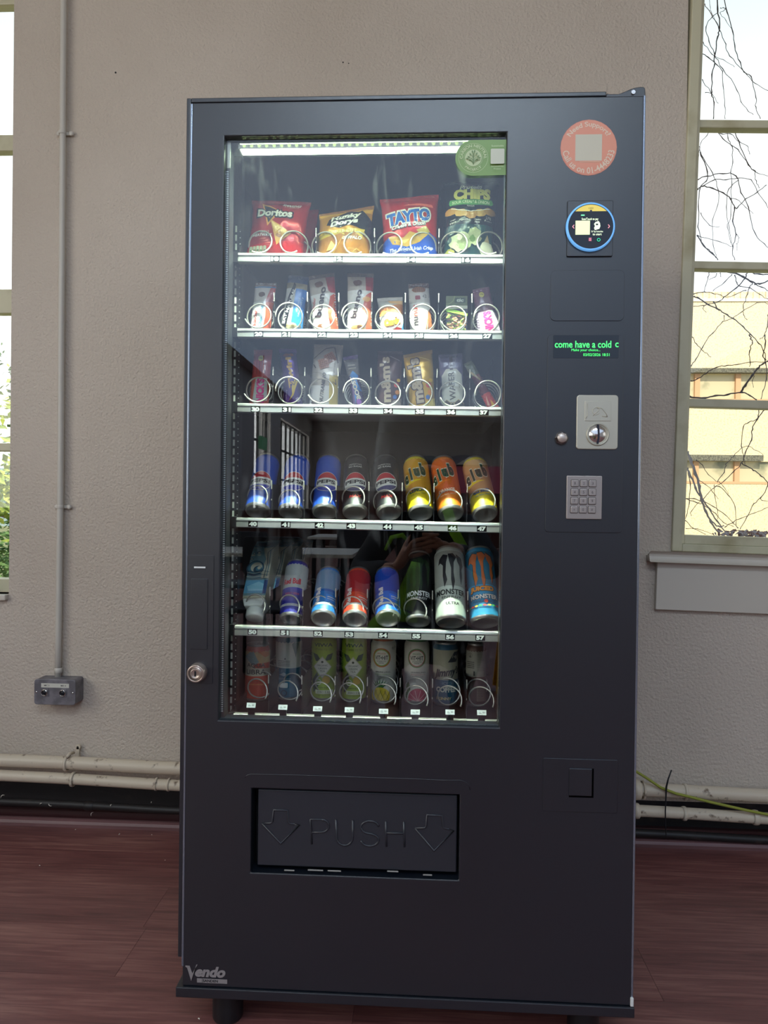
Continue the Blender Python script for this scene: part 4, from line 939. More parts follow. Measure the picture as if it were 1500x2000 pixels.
def a_tay(p):
    p.rect(-.5, .95, .5, 1, (170, 36, 34)); p.poly([(-.5, .06), (.5, .06), (.5, .34), (.3, .42), (.05, .28), (-.15, .22), (-.38, .36), (-.5, .30)], (30, 86, 190))
    p.poly([(-.40, .36), (-.32, .24), (-.05, .20), (.18, .26), (.36, .38), (.26, .44), (.16, .37), (0, .40), (-.12, .32)], (214, 170, 70)); p.poly([(.12, .42), (.30, .48), (.38, .40), (.20, .36)], (196, 176, 84)); p.poly([(-.38, .32), (-.1, .24), (0, .30), (-.2, .28)], (236, 204, 110))
    p.text('TAYTO', -.02, .63, .78, .20, (24, 104, 196), rot=5, bold=.06, out=WHT, ow=.055)
    p.text('Cheese & Onion', -.02, .50, .62, .06, WHT, rot=6, shear=.2, bold=.03, out=(40, 20, 20), ow=.02)
    p.text('The Original Irish Crisp', .02, .165, .80, .06, WHT, rot=2, shear=.3, bold=.02)
    p.poly([(-.12, .80), (.1, .84), (.4, .82), (.42, .77), (.1, .80)], (236, 110, 90)); p.text('Traditional', -.12, .10, .2, .02, WHT); p.text('vegetarian', .26, .10, .2, .02, WHT)
def a_pro(p):
    p.rect(-.5, .96, .5, 1, (40, 50, 58)); p.rect(-.5, .06, .5, .42, (30, 76, 82))
    p.text('Protein', .0, .915, .40, .075, WHT, shear=.3, bold=.03); p.text('CHIPS', .02, .80, .70, .15, (228, 220, 120), bold=.07)
    p.poly([(-.42, .69), (-.4, .735), (0, .72), (.4, .735), (.44, .69), (.4, .665), (0, .65), (-.4, .66)], (96, 168, 98)); p.text('SOUR CREAM & ONION', .0, .693, .72, .04, (220, 236, 196), bold=.03); p.text('FLAVOUR', 0, .635, .14, .018, WHT)
    for k in range(5): blob(p, -.38+.19*k, .585-.03*(2-abs(k-2)), .12, .045, [(206, 150, 76), (224, 176, 98)][k % 2], 30+k, j=.08)
    p.line([(-.38, .62), (-.2, .585), (0, .565), (.2, .585), (.38, .62)], .016, WHT)
    p.text('High', -.34, .47, .1, .02, WHT, rot=15); p.text('Fibre', -.34, .44, .12, .022, WHT, rot=15); p.text('Vegetarian', -.12, .465, .22, .028, WHT, shear=.3)
    p.text('Gluten', .14, .475, .14, .022, WHT); p.text('Free', .14, .445, .1, .022, WHT); p.text('27%', .36, .50, .11, .032, WHT); p.text('Protein', .36, .465, .14, .02, WHT)
    blob(p, -.18, .22, .22, .10, (206, 210, 170), 41); blob(p, -.10, .20, .15, .06, (170, 184, 132), 42); blob(p, .10, .28, .14, .09, (196, 204, 160), 43); blob(p, .06, .25, .06, .04, (120, 150, 84), 44); blob(p, -.2, .26, .05, .03, (232, 232, 200), 45)
    blob(p, .36, .14, .14, .09, (214, 212, 190), 46, j=.06); p.poly([(.30, .22), (.36, .30), (.41, .22)], (190, 170, 130)); blob(p, -.38, .09, .1, .05, (176, 168, 80), 47)
flat('crisp_bag', 'red triangle-chip crisp bag with white lettering, leftmost in front on the top tray', 'crisp bag', 1, (487, 386), (604, 389), (478, 494), (592, 495), .050, (186, 24, 32), a_dor, .105, 1, .055, .0017, .07, maxe=.007)
flat('crisp_bag', 'red crisp bag peeping out behind the leftmost bag', 'crisp bag', 1, (510, 404), (619, 404), (508, 492), (612, 492), .045, (186, 24, 32), lambda p: p.rect(-.5, .94, .5, 1, (150, 26, 34)), .185, 2, .055, .0017)
flat('crisp_bag', 'golden crinkle-cut crisp bag tilted up to the right on the top tray', 'crisp bag', 1, (622, 414), (728, 397), (614, 496), (724, 497), .050, (206, 146, 44), a_hun, .105, 3, .055, .0018, .07, maxe=.007)
flat('crisp_bag', 'red and blue cheese and onion crisp bag in the middle of the top tray', 'crisp bag', 1, (742, 384), (858, 374), (747, 496), (856, 497), .050, (200, 34, 34), a_tay, .105, 5, .055, .0017, .06, maxe=.007)
flat('crisp_bag', 'dark crisp bag hidden mostly behind the cheese and onion bag', 'crisp bag', 1, (778, 384), (868, 384), (780, 492), (866, 492), .040, (60, 18, 24), lambda p: None, .185, 6, .055, .0017)
flat('crisp_bag', 'tall dark teal protein chips bag, rightmost on the top tray', 'crisp bag', 1, (866, 350), (976, 346), (866, 497), (962, 498), .050, (22, 34, 40), a_pro, .105, 7, .045, .0015, .05, maxe=.007)
flat('crisp_bag', 'black foil bag edge showing left of the protein chips bag', 'crisp bag', 1, (862, 357), (930, 352), (868, 490), (930, 490), .040, (34, 32, 36), lambda p: None, .185, 8, .045, .002)

def a_kc(p):  # duller upper part has the top tray's shade in its colour
    p.rect(-.5, .94, .5, 1, (150, 130, 120)); p.poly([(.1, .0), (.5, .0), (.5, .62), (.14, .62), (.2, .35)], (226, 92, 48)); p.rect(-.5, .62, .5, .94, (214, 206, 196)); p.poly([(.12, .62), (.5, .62), (.5, .94), (.3, .94)], (176, 40, 36)); blob(p, -.1, .76, .16, .05, (90, 50, 36), 3)
    p.rect(-.5, .90, .5, .925, (40, 130, 180)); p.rect(-.5, .04, .0, .6, WHT); p.text('kinder', -.30, .30, .30, .17, (214, 66, 40), rot=90, bold=.03); p.text('Chocolate', -.02, .33, .40, .17, (60, 150, 200), rot=90)
def a_en(p):
    p.rect(-.5, .86, .5, 1, (40, 76, 130)); p.rect(-.5, .76, .5, .86, (150, 140, 110)); p.poly([(-.06, .1), (.5, .1), (.5, .76), (-.05, .76)], (40, 124, 206)); p.poly([(-.5, .1), (-.06, .1), (-.0, .76), (-.5, .76)], (206, 206, 196)); p.rect(-.5, .0, .5, .08, (50, 100, 190)); blob(p, -.1, .14, .38, .05, (216, 206, 150), 9)
    for k in range(6): blob(p, -.4+.15*k, .12+.02*(k % 2), .07, .02, [(230, 220, 170), (190, 170, 110)][k % 2], 60+k)
    p.poly([(-.48, .14), (-.28, .10), (-.02, .82), (-.12, .86), (-.34, .60)], BK); p.text('EAT NATURAL', -.25, .46, .60, .15, WHT, rot=78, bold=.05)
    p.text('almond', .18, .48, .24, .1, (190, 220, 244), rot=84); p.text('blueberry', .32, .46, .34, .11, (210, 232, 250), rot=84)
def a_bu(p):  # upper band greyed and orange deepened: tray shade put into the print
    p.rect(-.5, .93, .5, 1, (130, 112, 96)); p.rect(-.5, .66, .5, .93, (196, 186, 170)); p.poly([(.15, .93), (.5, .93), (.5, .60), (.24, .70)], (170, 34, 40)); p.rect(-.5, 0, .5, .66, (238, 236, 226))
    p.poly([(.22, .0), (.5, .0), (.5, .66), (.30, .60), (.16, .36)], (226, 92, 52)); p.poly([(.28, .30), (.42, .52), (.34, .2)], (244, 190, 140)); blob(p, -.12, .12, .24, .05, (150, 90, 50), 12); blob(p, .0, .14, .12, .03, (232, 214, 180), 13); blob(p, -.12, .82, .18, .05, (120, 76, 50), 14)
    p.text('kinder', -.38, .50, .22, .12, (220, 80, 60), rot=80); p.text('bueno', -.10, .52, .50, .26, (54, 36, 34), rot=76, shear=-.1, bold=.03)
def a_bu2(p):  # shade of the tray above painted into the upper band
    p.rect(-.5, .93, .5, 1, (130, 112, 96)); p.rect(-.5, .70, .5, .93, (196, 186, 170)); p.poly([(.2, .93), (.5, .93), (.5, .64), (.24, .70)], (170, 34, 40)); p.rect(-.5, 0, .5, .70, (238, 236, 226))
    p.poly([(.22, .0), (.5, .0), (.5, .70), (.24, .62), (.10, .40), (.3, .3)], (226, 92, 52)); blob(p, -.08, .10, .26, .06, (206, 160, 96), 15); blob(p, .0, .12, .1, .03, (120, 70, 40), 16); blob(p, -.1, .82, .18, .05, (120, 76, 50), 14); blob(p, .28, .56, .15, .04, (248, 180, 90), 17)
    p.text('bueno', -.14, .48, .46, .24, (54, 36, 34), rot=78, shear=-.1, bold=.03)
def a_card(p):
    p.rect(-.5, .9, .5, 1, (190, 186, 176)); p.poly([(-.5, .72), (.5, .8), (.5, .52), (-.1, .60), (-.5, .46)], (206, 130, 66)); p.poly([(-.1, .9), (.5, .88), (.5, .78), (0, .82)], (236, 190, 130)); p.line([(-.4, .62), (.3, .70)], .02, (120, 66, 34))
    p.rect(-.5, .06, .5, .5, WHT); p.poly([(-.5, .0), (.5, .0), (.5, .14), (.2, .2), (-.2, .1), (-.5, .2)], (214, 52, 40)); p.text('kinder', -.05, .46, .34, .06, (206, 60, 44)); p.text('Cards', .02, .32, .68, .16, (250, 190, 50), rot=6, bold=.07, out=(120, 50, 30), ow=.05); p.poly([(.36, .06), (.5, .06), (.5, .3)], (60, 150, 210))
def a_nut(p):  # greyed band over the white holds the shelf's shade
    p.rect(-.5, .90, .5, 1, (110, 84, 70)); blob(p, .0, .86, .34, .06, (150, 98, 52), 18, j=.06)
    for k in range(7): p.line([(-.26+.09*k, .82), (-.22+.09*k, .90)], .02, (104, 62, 34))
    p.rect(-.5, .05, .5, .70, (232, 230, 222)); p.rect(-.5, .60, .5, .80, (196, 190, 182)); p.poly(rrect(-.2, .66, .05, .74, .03, 3), (150, 40, 50)); p.text('42', .25, .72, .2, .06, (70, 60, 60)); p.text('nut', -.22, .46, .22, .22, (216, 80, 60), rot=90, bold=.03); p.text('nu', -.2, .26, .16, .2, (70, 60, 60), rot=90, bold=.03)
    p.text('CRUNCH', .12, .56, .4, .03, (206, 80, 70)); p.poly([(.30, .05), (.5, .05), (.5, .5), (.36, .42)], (140, 84, 46)); p.line([(.22, .1), (.34, .3)], .04, (200, 140, 80))
def a_nick(c1, c2):  # second colour is the wrapper's upper half with tray shade painted in
    def f(p):
        p.rect(-.5, .9, .5, 1, c2); p.rect(-.5, .5, .5, .9, c2); p.poly([(-.5, .5), (.5, .46), (.5, .06), (-.5, .1)], c1); p.poly([(-.34, .08), (.42, .12), (.38, .5), (-.24, .48)], (200, 206, 200)); p.text("NICK'S", .04, .28, .40, .42, (232, 70, 150), rot=90, bold=.06)
        for k in range(4): p.line([(-.2+.15*k, .56), (-.26+.15*k, .80)], .02, (60, 40, 46))
        p.disc(-.05, .84, .15, (206, 196, 80)); p.text('15g', -.05, .84, .2, .035, (40, 50, 30))
    return f
g2 = 'snack bars on the second tray'
flat('chocolate_bar', 'white and orange milk chocolate bar, leftmost on the second tray', 'chocolate bar', 2, (496, 550), (537, 550), (488, 643), (527, 643), .016, (236, 234, 228), a_kc, .095, 11, .05, .0006, .02)
flat('snack_bar', 'blue fruit and nut bar with black slanted name, second tray second column', 'snack bar', 2, (560, 532), (600, 537), (548, 644), (590, 644), .018, (46, 96, 160), a_en, .095, 12, .05, .0008, .02)
flat('chocolate_bar', 'white and orange hazelnut wafer bar tilted left, above tag 22', 'chocolate bar', 2, (602, 536), (652, 527), (612, 645), (662, 645), .018, (226, 222, 212), a_bu, .095, 13, .05, .0009, .03)
flat('chocolate_bar', 'white and orange hazelnut wafer bar standing straight, above tag 23', 'chocolate bar', 2, (677, 528), (729, 530), (678, 645), (727, 645), .018, (226, 222, 212), a_bu2, .095, 14, .05, .0009, .03)
flat('biscuit_packet', 'small white and orange biscuit packet on the second tray', 'biscuit', 2, (737, 581), (787, 577), (745, 645), (790, 645), .018, (222, 220, 212), a_card, .095, 15, .09, .0009, .03)
flat('snack_bar', 'white nut bar with brown biscuit picture on the second tray', 'snack bar', 2, (798, 550), (838, 549), (801, 645), (846, 645), .016, (214, 208, 198), a_nut, .095, 16, .05, .0007, .03)
flat('snack_bar', 'pink protein bar leaning left, rightmost on the second tray', 'snack bar', 2, (926, 562), (958, 556), (934, 645), (980, 647), .016, (206, 170, 196), a_nick((224, 200, 222), (112, 64, 88)), .095, 17, .05, .0009, .04)
def a_tw(p):
    p.rect(-.5, .93, .5, 1, (96, 50, 140)); blob(p, -.1, .88, .2, .03, (140, 70, 50), 19); blob(p, .2, .88, .12, .03, (150, 80, 50), 20)
    p.text('Twirl', .04, .58, .52, .34, (222, 176, 60), rot=92, bold=.05); p.poly([(-.2, .12), (.1, .2), (.42, .42), (.26, .46), (.05, .34), (.02, .22)], (238, 206, 60)); p.line([(.0, .42), (.2, .36), (.32, .44)], .03, (60, 30, 90)); p.line([(.06, .47), (.22, .41)], .03, (60, 30, 90)); p.text('cadbury', -.30, .22, .16, .1, (206, 190, 220), rot=80); blob(p, .3, .12, .12, .04, (190, 176, 200), 21)
def a_nm(p):
    p.rect(-.5, .95, .5, 1, (190, 184, 172)); p.rect(-.5, .0, .5, .34, WHT); p.poly([(.2, .05), (.5, .05), (.5, .52), (.14, .50)], (232, 206, 96))
    for cx, cy, a in ((.1, .78, 35), (-.1, .68, 18)):
        a = math.radians(a); q = [(cx+.24*math.cos(a+PI/4+k*PI/2), cy+.11*math.sin(a+PI/4+k*PI/2)) for k in range(4)]; p.poly(q, (196, 140, 106))
        for k in range(1, 5): t = k/5; p.line([(q[0][0]*(1-t)+q[1][0]*t, q[0][1]*(1-t)+q[1][1]*t), (q[3][0]*(1-t)+q[2][0]*t, q[3][1]*(1-t)+q[2][1]*t)], .012, (134, 84, 62)); p.line([(q[1][0]*(1-t)+q[2][0]*t, q[1][1]*(1-t)+q[2][1]*t), (q[0][0]*(1-t)+q[3][0]*t, q[0][1]*(1-t)+q[3][1]*t)], .012, (134, 84, 62))
    p.text('NUTRAMINO', -.06, .30, .46, .13, (34, 34, 34), rot=86, shear=.2, bold=.02); p.line([(.22, .95), (.40, .70)], .03, (70, 50, 36)); p.line([(-.46, .75), (-.05, .92), (.2, .95)], .03, (90, 66, 50)); p.line([(-.45, .66), (-.36, .60)], .03, (60, 44, 34)); p.line([(-.48, .54), (.44, .48)], .012, (140, 130, 110)); p.text('CRISPY WAFER', .3, .62, .22, .06, (90, 80, 66), rot=88); p.line([(.28, .4), (.4, .36), (.36, .44)], .02, (90, 70, 40)); blob(p, -.3, .07, .12, .03, (90, 60, 46), 23)
def a_bo(p):
    p.rect(-.5, .62, .5, .94, (120, 116, 112)); p.rect(-.5, .93, .5, 1, (96, 60, 130)); p.poly([(-.3, .62), (.0, .70), (.4, .60), (.2, .5), (.5, .3), (.1, .34), (-.2, .1), (-.1, .4)], (50, 140, 214)); p.text('BOOST', .0, .38, .44, .36, (240, 236, 216), rot=100, bold=.06, out=(30, 50, 120), ow=.06); p.rect(-.3, .74, .3, .76, (180, 176, 160)); p.rect(-.3, .8, .25, .82, (180, 176, 160)); blob(p, .1, .12, .2, .05, (180, 110, 210), 24)
def a_mm(bg, ln):
    def f(p):
        p.rect(-.5, .94, .5, 1, tuple(int(c*.8) for c in bg)); p.text("m&m's", -.16, .50, .78, .42, (206, 190, 160), rot=93, bold=.045, out=(74, 42, 34), ow=.07)
        p.disc(.30, .40, .10, (206, 60, 44)); p.disc(.34, .28, .09, (236, 150, 40)); p.disc(.24, .20, .08, (60, 120, 200)); p.disc(.38, .48, .07, (240, 200, 60)); p.line([(.02, .9), (.4, .82)], .02, ln); p.poly([(.02, .06), (.5, .06), (.5, .18), (.2, .14)], ln)
    return f
def a_wf(p):
    p.rect(-.5, .92, .5, 1, (90, 84, 110)); p.rect(-.5, .5, .5, .92, (104, 98, 128)); p.poly([(-.40, .14), (.42, .14), (.46, .30), (.44, .62), (.22, .72), (-.22, .72), (-.42, .60), (-.44, .3)], (218, 220, 204)); p.rect(-.06, .70, .08, .96, (70, 50, 60)); p.text('WAFER', -.0, .42, .50, .26, (96, 90, 80), rot=92, bold=.02)
    p.poly([(-.5, .0), (.5, .0), (.5, .10), (.25, .18), (0, .10), (-.25, .18), (-.5, .10)], (62, 54, 44)); p.line([(-.5, .1), (-.25, .18), (0, .1), (.25, .18), (.5, .1)], .02, (190, 170, 110)); p.disc(0, .09, .1, (190, 176, 130)); p.disc(0, .09, .07, (50, 44, 40)); p.text('45g', .32, .42, .10, .05, (110, 100, 90), rot=90)
    for k in range(6): p.line([(.12+.05*k, .74), (.2+.05*k, .88)], .012, (170, 170, 196))
def a_thin(p):
    p.rect(-.5, .72, .5, 1, (86, 96, 70)); p.rect(-.5, .35, .5, .72, (110, 34, 40)); p.rect(-.5, .0, .5, .35, (206, 60, 44)); p.poly([(-.1, .08), (.3, .08), (.1, .22)], (240, 190, 50)); p.poly([(-.4, .15), (-.1, .32), (-.2, .12)], (240, 180, 150)); p.line([(-.3, .8), (.2, .6)], .2, (160, 140, 80))
flat('snack_bar', 'coral red protein bar, leftmost on the third tray', 'snack bar', 3, (493, 681), (529, 681), (486, 790), (525, 790), .017, (190, 74, 72), a_nick((206, 96, 84), (176, 66, 68)), .095, 21, .05, .0009, .06)
flat('chocolate_bar', 'purple twisted chocolate bar with gold lettering on the third tray', 'chocolate bar', 3, (543, 678), (577, 678), (555, 791), (593, 791), .018, (78, 40, 126), a_tw, .095, 22, .05, .0012, .06, metal=.4)
flat('snack_bar', 'large cream wafer protein bar picturing wafers, above tag 32', 'snack bar', 3, (611, 668), (669, 672), (604, 791), (659, 792), .018, (206, 198, 182), a_nm, .095, 23, .05, .0007, .02)
flat('chocolate_bar', 'narrow purple and blue chocolate bar above tag 33', 'chocolate bar', 3, (670, 695), (699, 691), (689, 792), (714, 792), .017, (84, 60, 120), a_bo, .095, 24, .07, .0012, .14, metal=.4)
flat('sweet_packet', 'brown packet of sugar-coated chocolates above tag 34', 'sweets', 3, (736, 683), (786, 683), (735, 794), (784, 794), .018, (84, 50, 44), a_mm((84, 50, 44), (160, 150, 140)), .095, 25, .05, .0012, .03)
flat('sweet_packet', 'yellow packet of sugar-coated peanuts above tag 35', 'sweets', 3, (788, 691), (845, 680), (800, 795), (851, 795), .020, (224, 178, 40), a_mm((224, 178, 40), (240, 220, 110)), .095, 26, .05, .0010, .03)
flat('snack_bar', 'grey and white wafer bar with patterned foil ends above tag 36', 'snack bar', 3, (857, 690), (904, 688), (861, 796), (908, 796), .016, (96, 92, 116), a_wf, .095, 27, .05, .0009, .03)
flat('chocolate_bar', 'thin red bar leaning over to the left above tag 37', 'chocolate bar', 3, (911, 707), (927, 700), (957, 796), (978, 791), .013, (120, 40, 40), a_thin, .095, 28, .05, .0008, .05)
# mint box
Bm = P(891.5, 643, .177); fz = floor_z(1, Bm.x)+.0008; mw, mh, md = P(912.5, 640, .177).x-P(870.5, 640, .177).x, P(891, 578, .177).z-fz, .014
mt = thing('mint_box', 'clear box of green and orange mints on the second tray', 'mints', (Bm.x, .177, fz), g2)
CLR = glass_mat('clear_plastic', 1.2)
MB().box(-mw/2, mw/2, -.0005, .0, 0, mh*.76).box(-mw/2, mw/2, md, md+.0005, 0, mh*.76).box(-mw/2, -mw/2+.0005, 0, md, 0, mh*.76).box(mw/2-.0005, mw/2, 0, md, 0, mh*.76).build('clear_case', CLR, mt, local=True)
MB().box(-mw/2, mw/2, -.0008, md+.0008, mh*.76, mh).build('box_lid', M('mint_lid', (96, 108, 70), .35), mt, .001, local=True)
q = Pr(mw, mh); q.ring(-.5, 1.0, .42, .05, (130, 140, 90), a0=-PI/2, a1=0); q.rect(-.1, .83, .40, .95, (50, 66, 52)); q.text('tic', .15, .89, .34, .08, (196, 206, 190), shear=.2, bold=.05); q.poly([(-.5, .62), (.5, .50), (.5, .56), (-.1, .66), (-.5, .72)], (150, 200, 70)); q.rect(-.5, .68, .5, .76, (206, 210, 190)); q.rect(-.5, .02, .5, .05, (190, 200, 150))
q.build(lambda u, v, o: (u, -.0009-o, v), STK, mt, 'label_print', 1, .0, .0001)
for nm, cl, sd in (('green_mints', (206, 236, 96), 1), ('orange_mints', (255, 178, 120), 2)):
    mb = MB(); rr = random.Random(sd)
    for k in range(75):
        M4 = Matrix.Translation((rr.uniform(-mw/2+.004, mw/2-.004), rr.uniform(.002, md-.003), rr.uniform(.003, mh*.62))) @ Matrix.Rotation(rr.uniform(-.6, .6), 4, 'Y') @ Matrix.Rotation(PI/2, 4, 'Y')
        mb.lathe([(.0001, -.0046), (.0018, -.0038), (.0024, -.001), (.0024, .001), (.0018, .0038), (.0001, .0046)], 8, M4)
    tag(mb.build(nm, M(nm, cl, .35), mt, local=True), kind='stuff')

# ---- cans
CANBASE = M('can_bare_aluminium', (205, 205, 196), .3, metal=.85); CANLID = M('can_lid_aluminium', (190, 190, 184), .3, metal=.85)
cmesh = {}
def can_parts(R, L):
    k = (round(R, 4), round(L, 4))
    if k not in cmesh:
        b = MB().lathe([(.0001, .0095), (.45*R, .0088), (.68*R, .0062), (.80*R, .0024), (.845*R, .0006), (.875*R, .0), (.905*R, .0005), (.93*R, .0018), (.965*R, .0032), (.99*R, .0050), (R*.998, .0068)], 36)
        d = MB().lathe([(R*.998, .0068), (R, .0090), (R, L-.0165), (R*.985, L-.0125), (R*.86, L-.0045)], 36)
        l = MB().lathe([(R*.86, L-.0045), (R*.87, L-.002), (R*.88, L-.0006), (R*.865, L), (R*.84, L-.0008), (R*.83, L-.0045), (R*.80, L-.0055), (.0001, L-.0042)], 36)
        tb2 = MB().prism(rrect(-.007, -.004, .007, .016, .0065, 5), L-.0032, L-.0022, 'z').lathe([(.0022, L-.004), (.0022, L-.0012), (.0001, L-.001)], 10)
        cmesh[k] = (b.mesh('can_base', CANBASE), d, l.mesh('can_lid', CANLID), tb2.mesh('ring_pull', CANLID))
    return cmesh[k]
def can(label, row, px, py, R, L, alpha, lean, yaw, col, art, upright=False, metal=.1, Yf=None, group=None, lid=None, rough=.42):
    fz0 = floor_z(row-1, P(px, py, .18).x)+.0008
    if row < 6: R *= 1.055; L *= 1.055
    if Yf is None: g = G(px, py, fz0+R*math.sin(alpha)*.95); g.z = fz0+.80*R*math.sin(alpha)+.0005
    else: g = P(px, py, Yf); g.z = fz0+.80*R*math.sin(alpha)+.0005
    fzc = floor_z(row-1, g.x)+.0008; g.z += fzc-fz0
    Rm = (Matrix.Rotation(lean, 3, 'Y') @ Matrix.Rotation(-alpha, 3, 'X') @ Matrix.Rotation(yaw, 3, 'Z'))
    g.z += abs(math.sin(lean))*R*.8
    t = thing('drink_can', label, 'can', g, group, Rm)
    b, d, l, tb2 = can_parts(R, L)
    inst(b, 'can_base', t); cb = d.mesh('can_body', M('can_paint_%d_%d_%d' % col, col, rough, metal, coat=.12)); inst(cb, 'can_body', t); lo = inst(l, 'can_lid', t); inst(tb2, 'ring_pull', t)
    if lid: l2 = l.copy(); l2.materials.clear(); l2.materials.append(M('lid_%d_%d_%d' % lid, lid, .3, .7)); lo.data = l2
    pr = Pr(R*2*1.25, L); art(pr)
    S = lambda u, v, off=0.: ((R+off)*math.sin(u/R), -(R+off)*math.cos(u/R), v)
    if pr.L: pr.build(S, PRC, t, 'label_print', .006, .0003, .00016, clip=lambda x, y: .0088 < y < L-.0155)
    return t
def globe(p, mx_=False):
    W, H = p.W, p.H; cy, rr = .44*H, .0265
    q = lambda a0, a1, n=16: [(rr*math.cos(a0+(a1-a0)*k/n), cy+rr*math.sin(a0+(a1-a0)*k/n)) for k in range(n+1)]
    p.poly(circ(0, cy, rr+.0012, 32), (224, 226, 216), True); p.poly(q(math.radians(24), math.radians(156)), (190, 34, 46), True); p.poly(q(math.radians(207), math.radians(340)), (40, 56, 170) if not mx_ else (60, 60, 110), True)
    p.text('PEPSI', 0, .443, .66, .068, (20, 22, 34), bold=.04)
def a_pep(p): globe(p)
def a_max(p): globe(p, True); p.text('MAX', .02, .175, .36, .05, (210, 52, 48), shear=.2, bold=.03); p.text('NO SUGAR', 0, .73, .42, .032, WHT); p.text('MAXIMUM TASTE', 0, .77, .4, .02, WHT)
def a_club(c1, c2, word, wc, sub):
    def f(p):
        p.rect(-.9, .50, .9, 1, c2); blob(p, -.12, .80, .34, .12, tuple(min(255, int(c*1.1)) for c in c2), 5, j=.08); p.poly([(-.9, .36), (-.3, .42), (.3, .50), (.9, .50), (.9, .34), (-.9, .30)], c2)
        for k, ch in enumerate('club'):
            tall = ch in 'lb'; p.text(ch, -.27+.19*k, .55+.035*k+(.03 if tall else 0), .17 if ch != 'l' else .07, .23 if tall else .16, (18, 76, 52), rot=6, bold=.09, out=(226, 222, 190), ow=.035)
        p.text(word, .08, .30, .50, .07, wc, rot=5, bold=.05); p.text(sub, .10, .225, .48, .028, wc, rot=5)
    return f
al4 = math.radians(38)
g4 = 'soft drink cans lying back on the fourth tray'
BLU = (34, 84, 190)
SP = [(503, 992, .02, -4), (568, 1001, .0, 0), (634.5, 1000, -.03, 6), (694, 1000, -.06, 2), (760, 1002, -.12, -3), (822, 1003, -.12, -14), (881, 1005, -.14, -16), (948, 1005, -.16, -12)]
LB4 = ['blue cola can lying back, leftmost on the can tray above tag 40', 'second blue cola can from the left on the can tray', 'blue cola can next to the black sugar-free cans', 'black sugar-free cola can touching the blue cola cans', 'black sugar-free cola can beside the yellow lemon can',
       'yellow lemon soda can with green lettering above tag 45', 'orange soda can with green lettering above tag 46', 'yellow soda can with blue small print above tag 47']
AR4 = [(BLU, a_pep)]*3+[((26, 28, 34), a_max)]*2+[((236, 214, 30), a_club(0, (204, 150, 40), 'LEMON', (20, 90, 60), 'with REAL FRUIT')), ((244, 136, 34), a_club(0, (214, 104, 40), 'ORANGE', (250, 220, 190), 'with REAL FRUIT')), ((240, 214, 40), a_club(0, (196, 150, 96), 'ROCK SHANDY', (40, 120, 170), 'with REAL FRUIT'))]
for i, (px, py, ln, yw) in enumerate(SP):
    can(LB4[i], 4, px, py, .0272, .146, al4, ln, math.radians(yw), AR4[i][0], AR4[i][1], Yf=.088+DY, group=g4)
g5 = 'tall energy drink cans leaning back on the fifth tray'
def a_rb(c1, c2, sil, tc, side=False):
    def f(p):
        p.rect(-.9, .47, .9, 1, sil)
        p.rect(-.9, .15, .9, .19, (206, 206, 200)); p.rect(-.9, .42, .9, .47, c2)
        if not side: p.text('Red Bull', -.06, .58, .62, .10, (206, 26, 50), bold=.04); p.text('ENERGY DRINK', .0, .36, .5, .04, (206, 60, 80)); p.text('VITALISES BODY AND MIND', .0, .17, .6, .02, (70, 80, 130))
        else: p.text('Red Bull', -.22, .34, .34, .16, (244, 236, 226), rot=90, bold=.04); p.rect(.05, .20, .5, .36, tuple(min(255, int(c*1.15)) for c in c1)); p.rect(.1, .30, .45, .315, WHT); p.rect(.1, .26, .4, .27, WHT)
    return f
CLAW = [[(-.30, .80), (-.18, .86), (-.05, .84), (-.10, .74), (-.12, .60), (-.08, .50), (-.16, .40), (-.20, .56), (-.19, .70), (-.26, .74), (-.34, .72)],
        [(-.05, .86), (.08, .87), (.18, .82), (.10, .74), (.09, .60), (.12, .48), (.06, .34), (.02, .50), (.03, .66), (-.02, .76)],
        [(.16, .86), (.34, .82), (.40, .72), (.34, .66), (.36, .56), (.30, .44), (.26, .56), (.27, .70), (.20, .76)]]
def a_mon(claw, tc, w2, w3, bg2=None):
    def f(p):
        if bg2: p.rect(-.9, .42, .9, 1, bg2)
        for c in CLAW:
            if claw != BK: p.poly([(x*1.08, .62+(y-.62)*1.04) for x, y in c], BK)
            p.poly(c, claw)
        p.text('MONSTER', 0, .335, .84, .075, tc, bold=.03); p.text(w2, .02, .265, .52, .032, tc, bold=.01)
        if w3: p.text(w3, .04, .18, .34, .038, tc, bold=.02)
    return f
def a_jui(p):
    p.rect(-.9, .44, .9, 1, (40, 110, 140))
    for c in CLAW: p.poly([(x*1.08, .64+(y-.62)*1.04) for x, y in c], BK); p.poly([(x, y+.02) for x, y in c], (196, 104, 50))
    p.text('JUICED', .0, .375, .66, .08, (232, 150, 50), bold=.06, out=(60, 50, 40), ow=.03); p.text('MONSTER', .04, .275, .76, .06, (240, 240, 236), bold=.04, out=BK, ow=.02); p.text('MANGO LOCO', .04, .21, .60, .03, (20, 50, 90)); p.disc(.08, .21, .05, (224, 80, 60))
    for k in range(8): blob(p, -.4+.11*k, .155, .05, .012, [(60, 160, 90), (220, 70, 60), (240, 200, 80)][k % 3], 70+k)
can('blue and silver energy drink can leaning back above tag 51', 5, 568.5, 1209, .0250, .135, math.radians(35), -.0, 0, (34, 36, 150), a_rb((40, 44, 160), (40, 44, 160), (176, 180, 176), 0), group=g5)
can('sky blue energy drink can leaning back above tag 52', 5, 631, 1208, .0262, .132, math.radians(49), .0, 0, (52, 130, 206), a_rb((52, 130, 206), (40, 100, 180), (120, 150, 180), 0, True), group=g5)
can('coral red energy drink can leaning back above tag 53', 5, 693, 1209, .0262, .132, math.radians(49), -.01, 0, (226, 78, 48), a_rb((226, 78, 48), (190, 40, 40), (170, 40, 46), 0, True), group=g5)
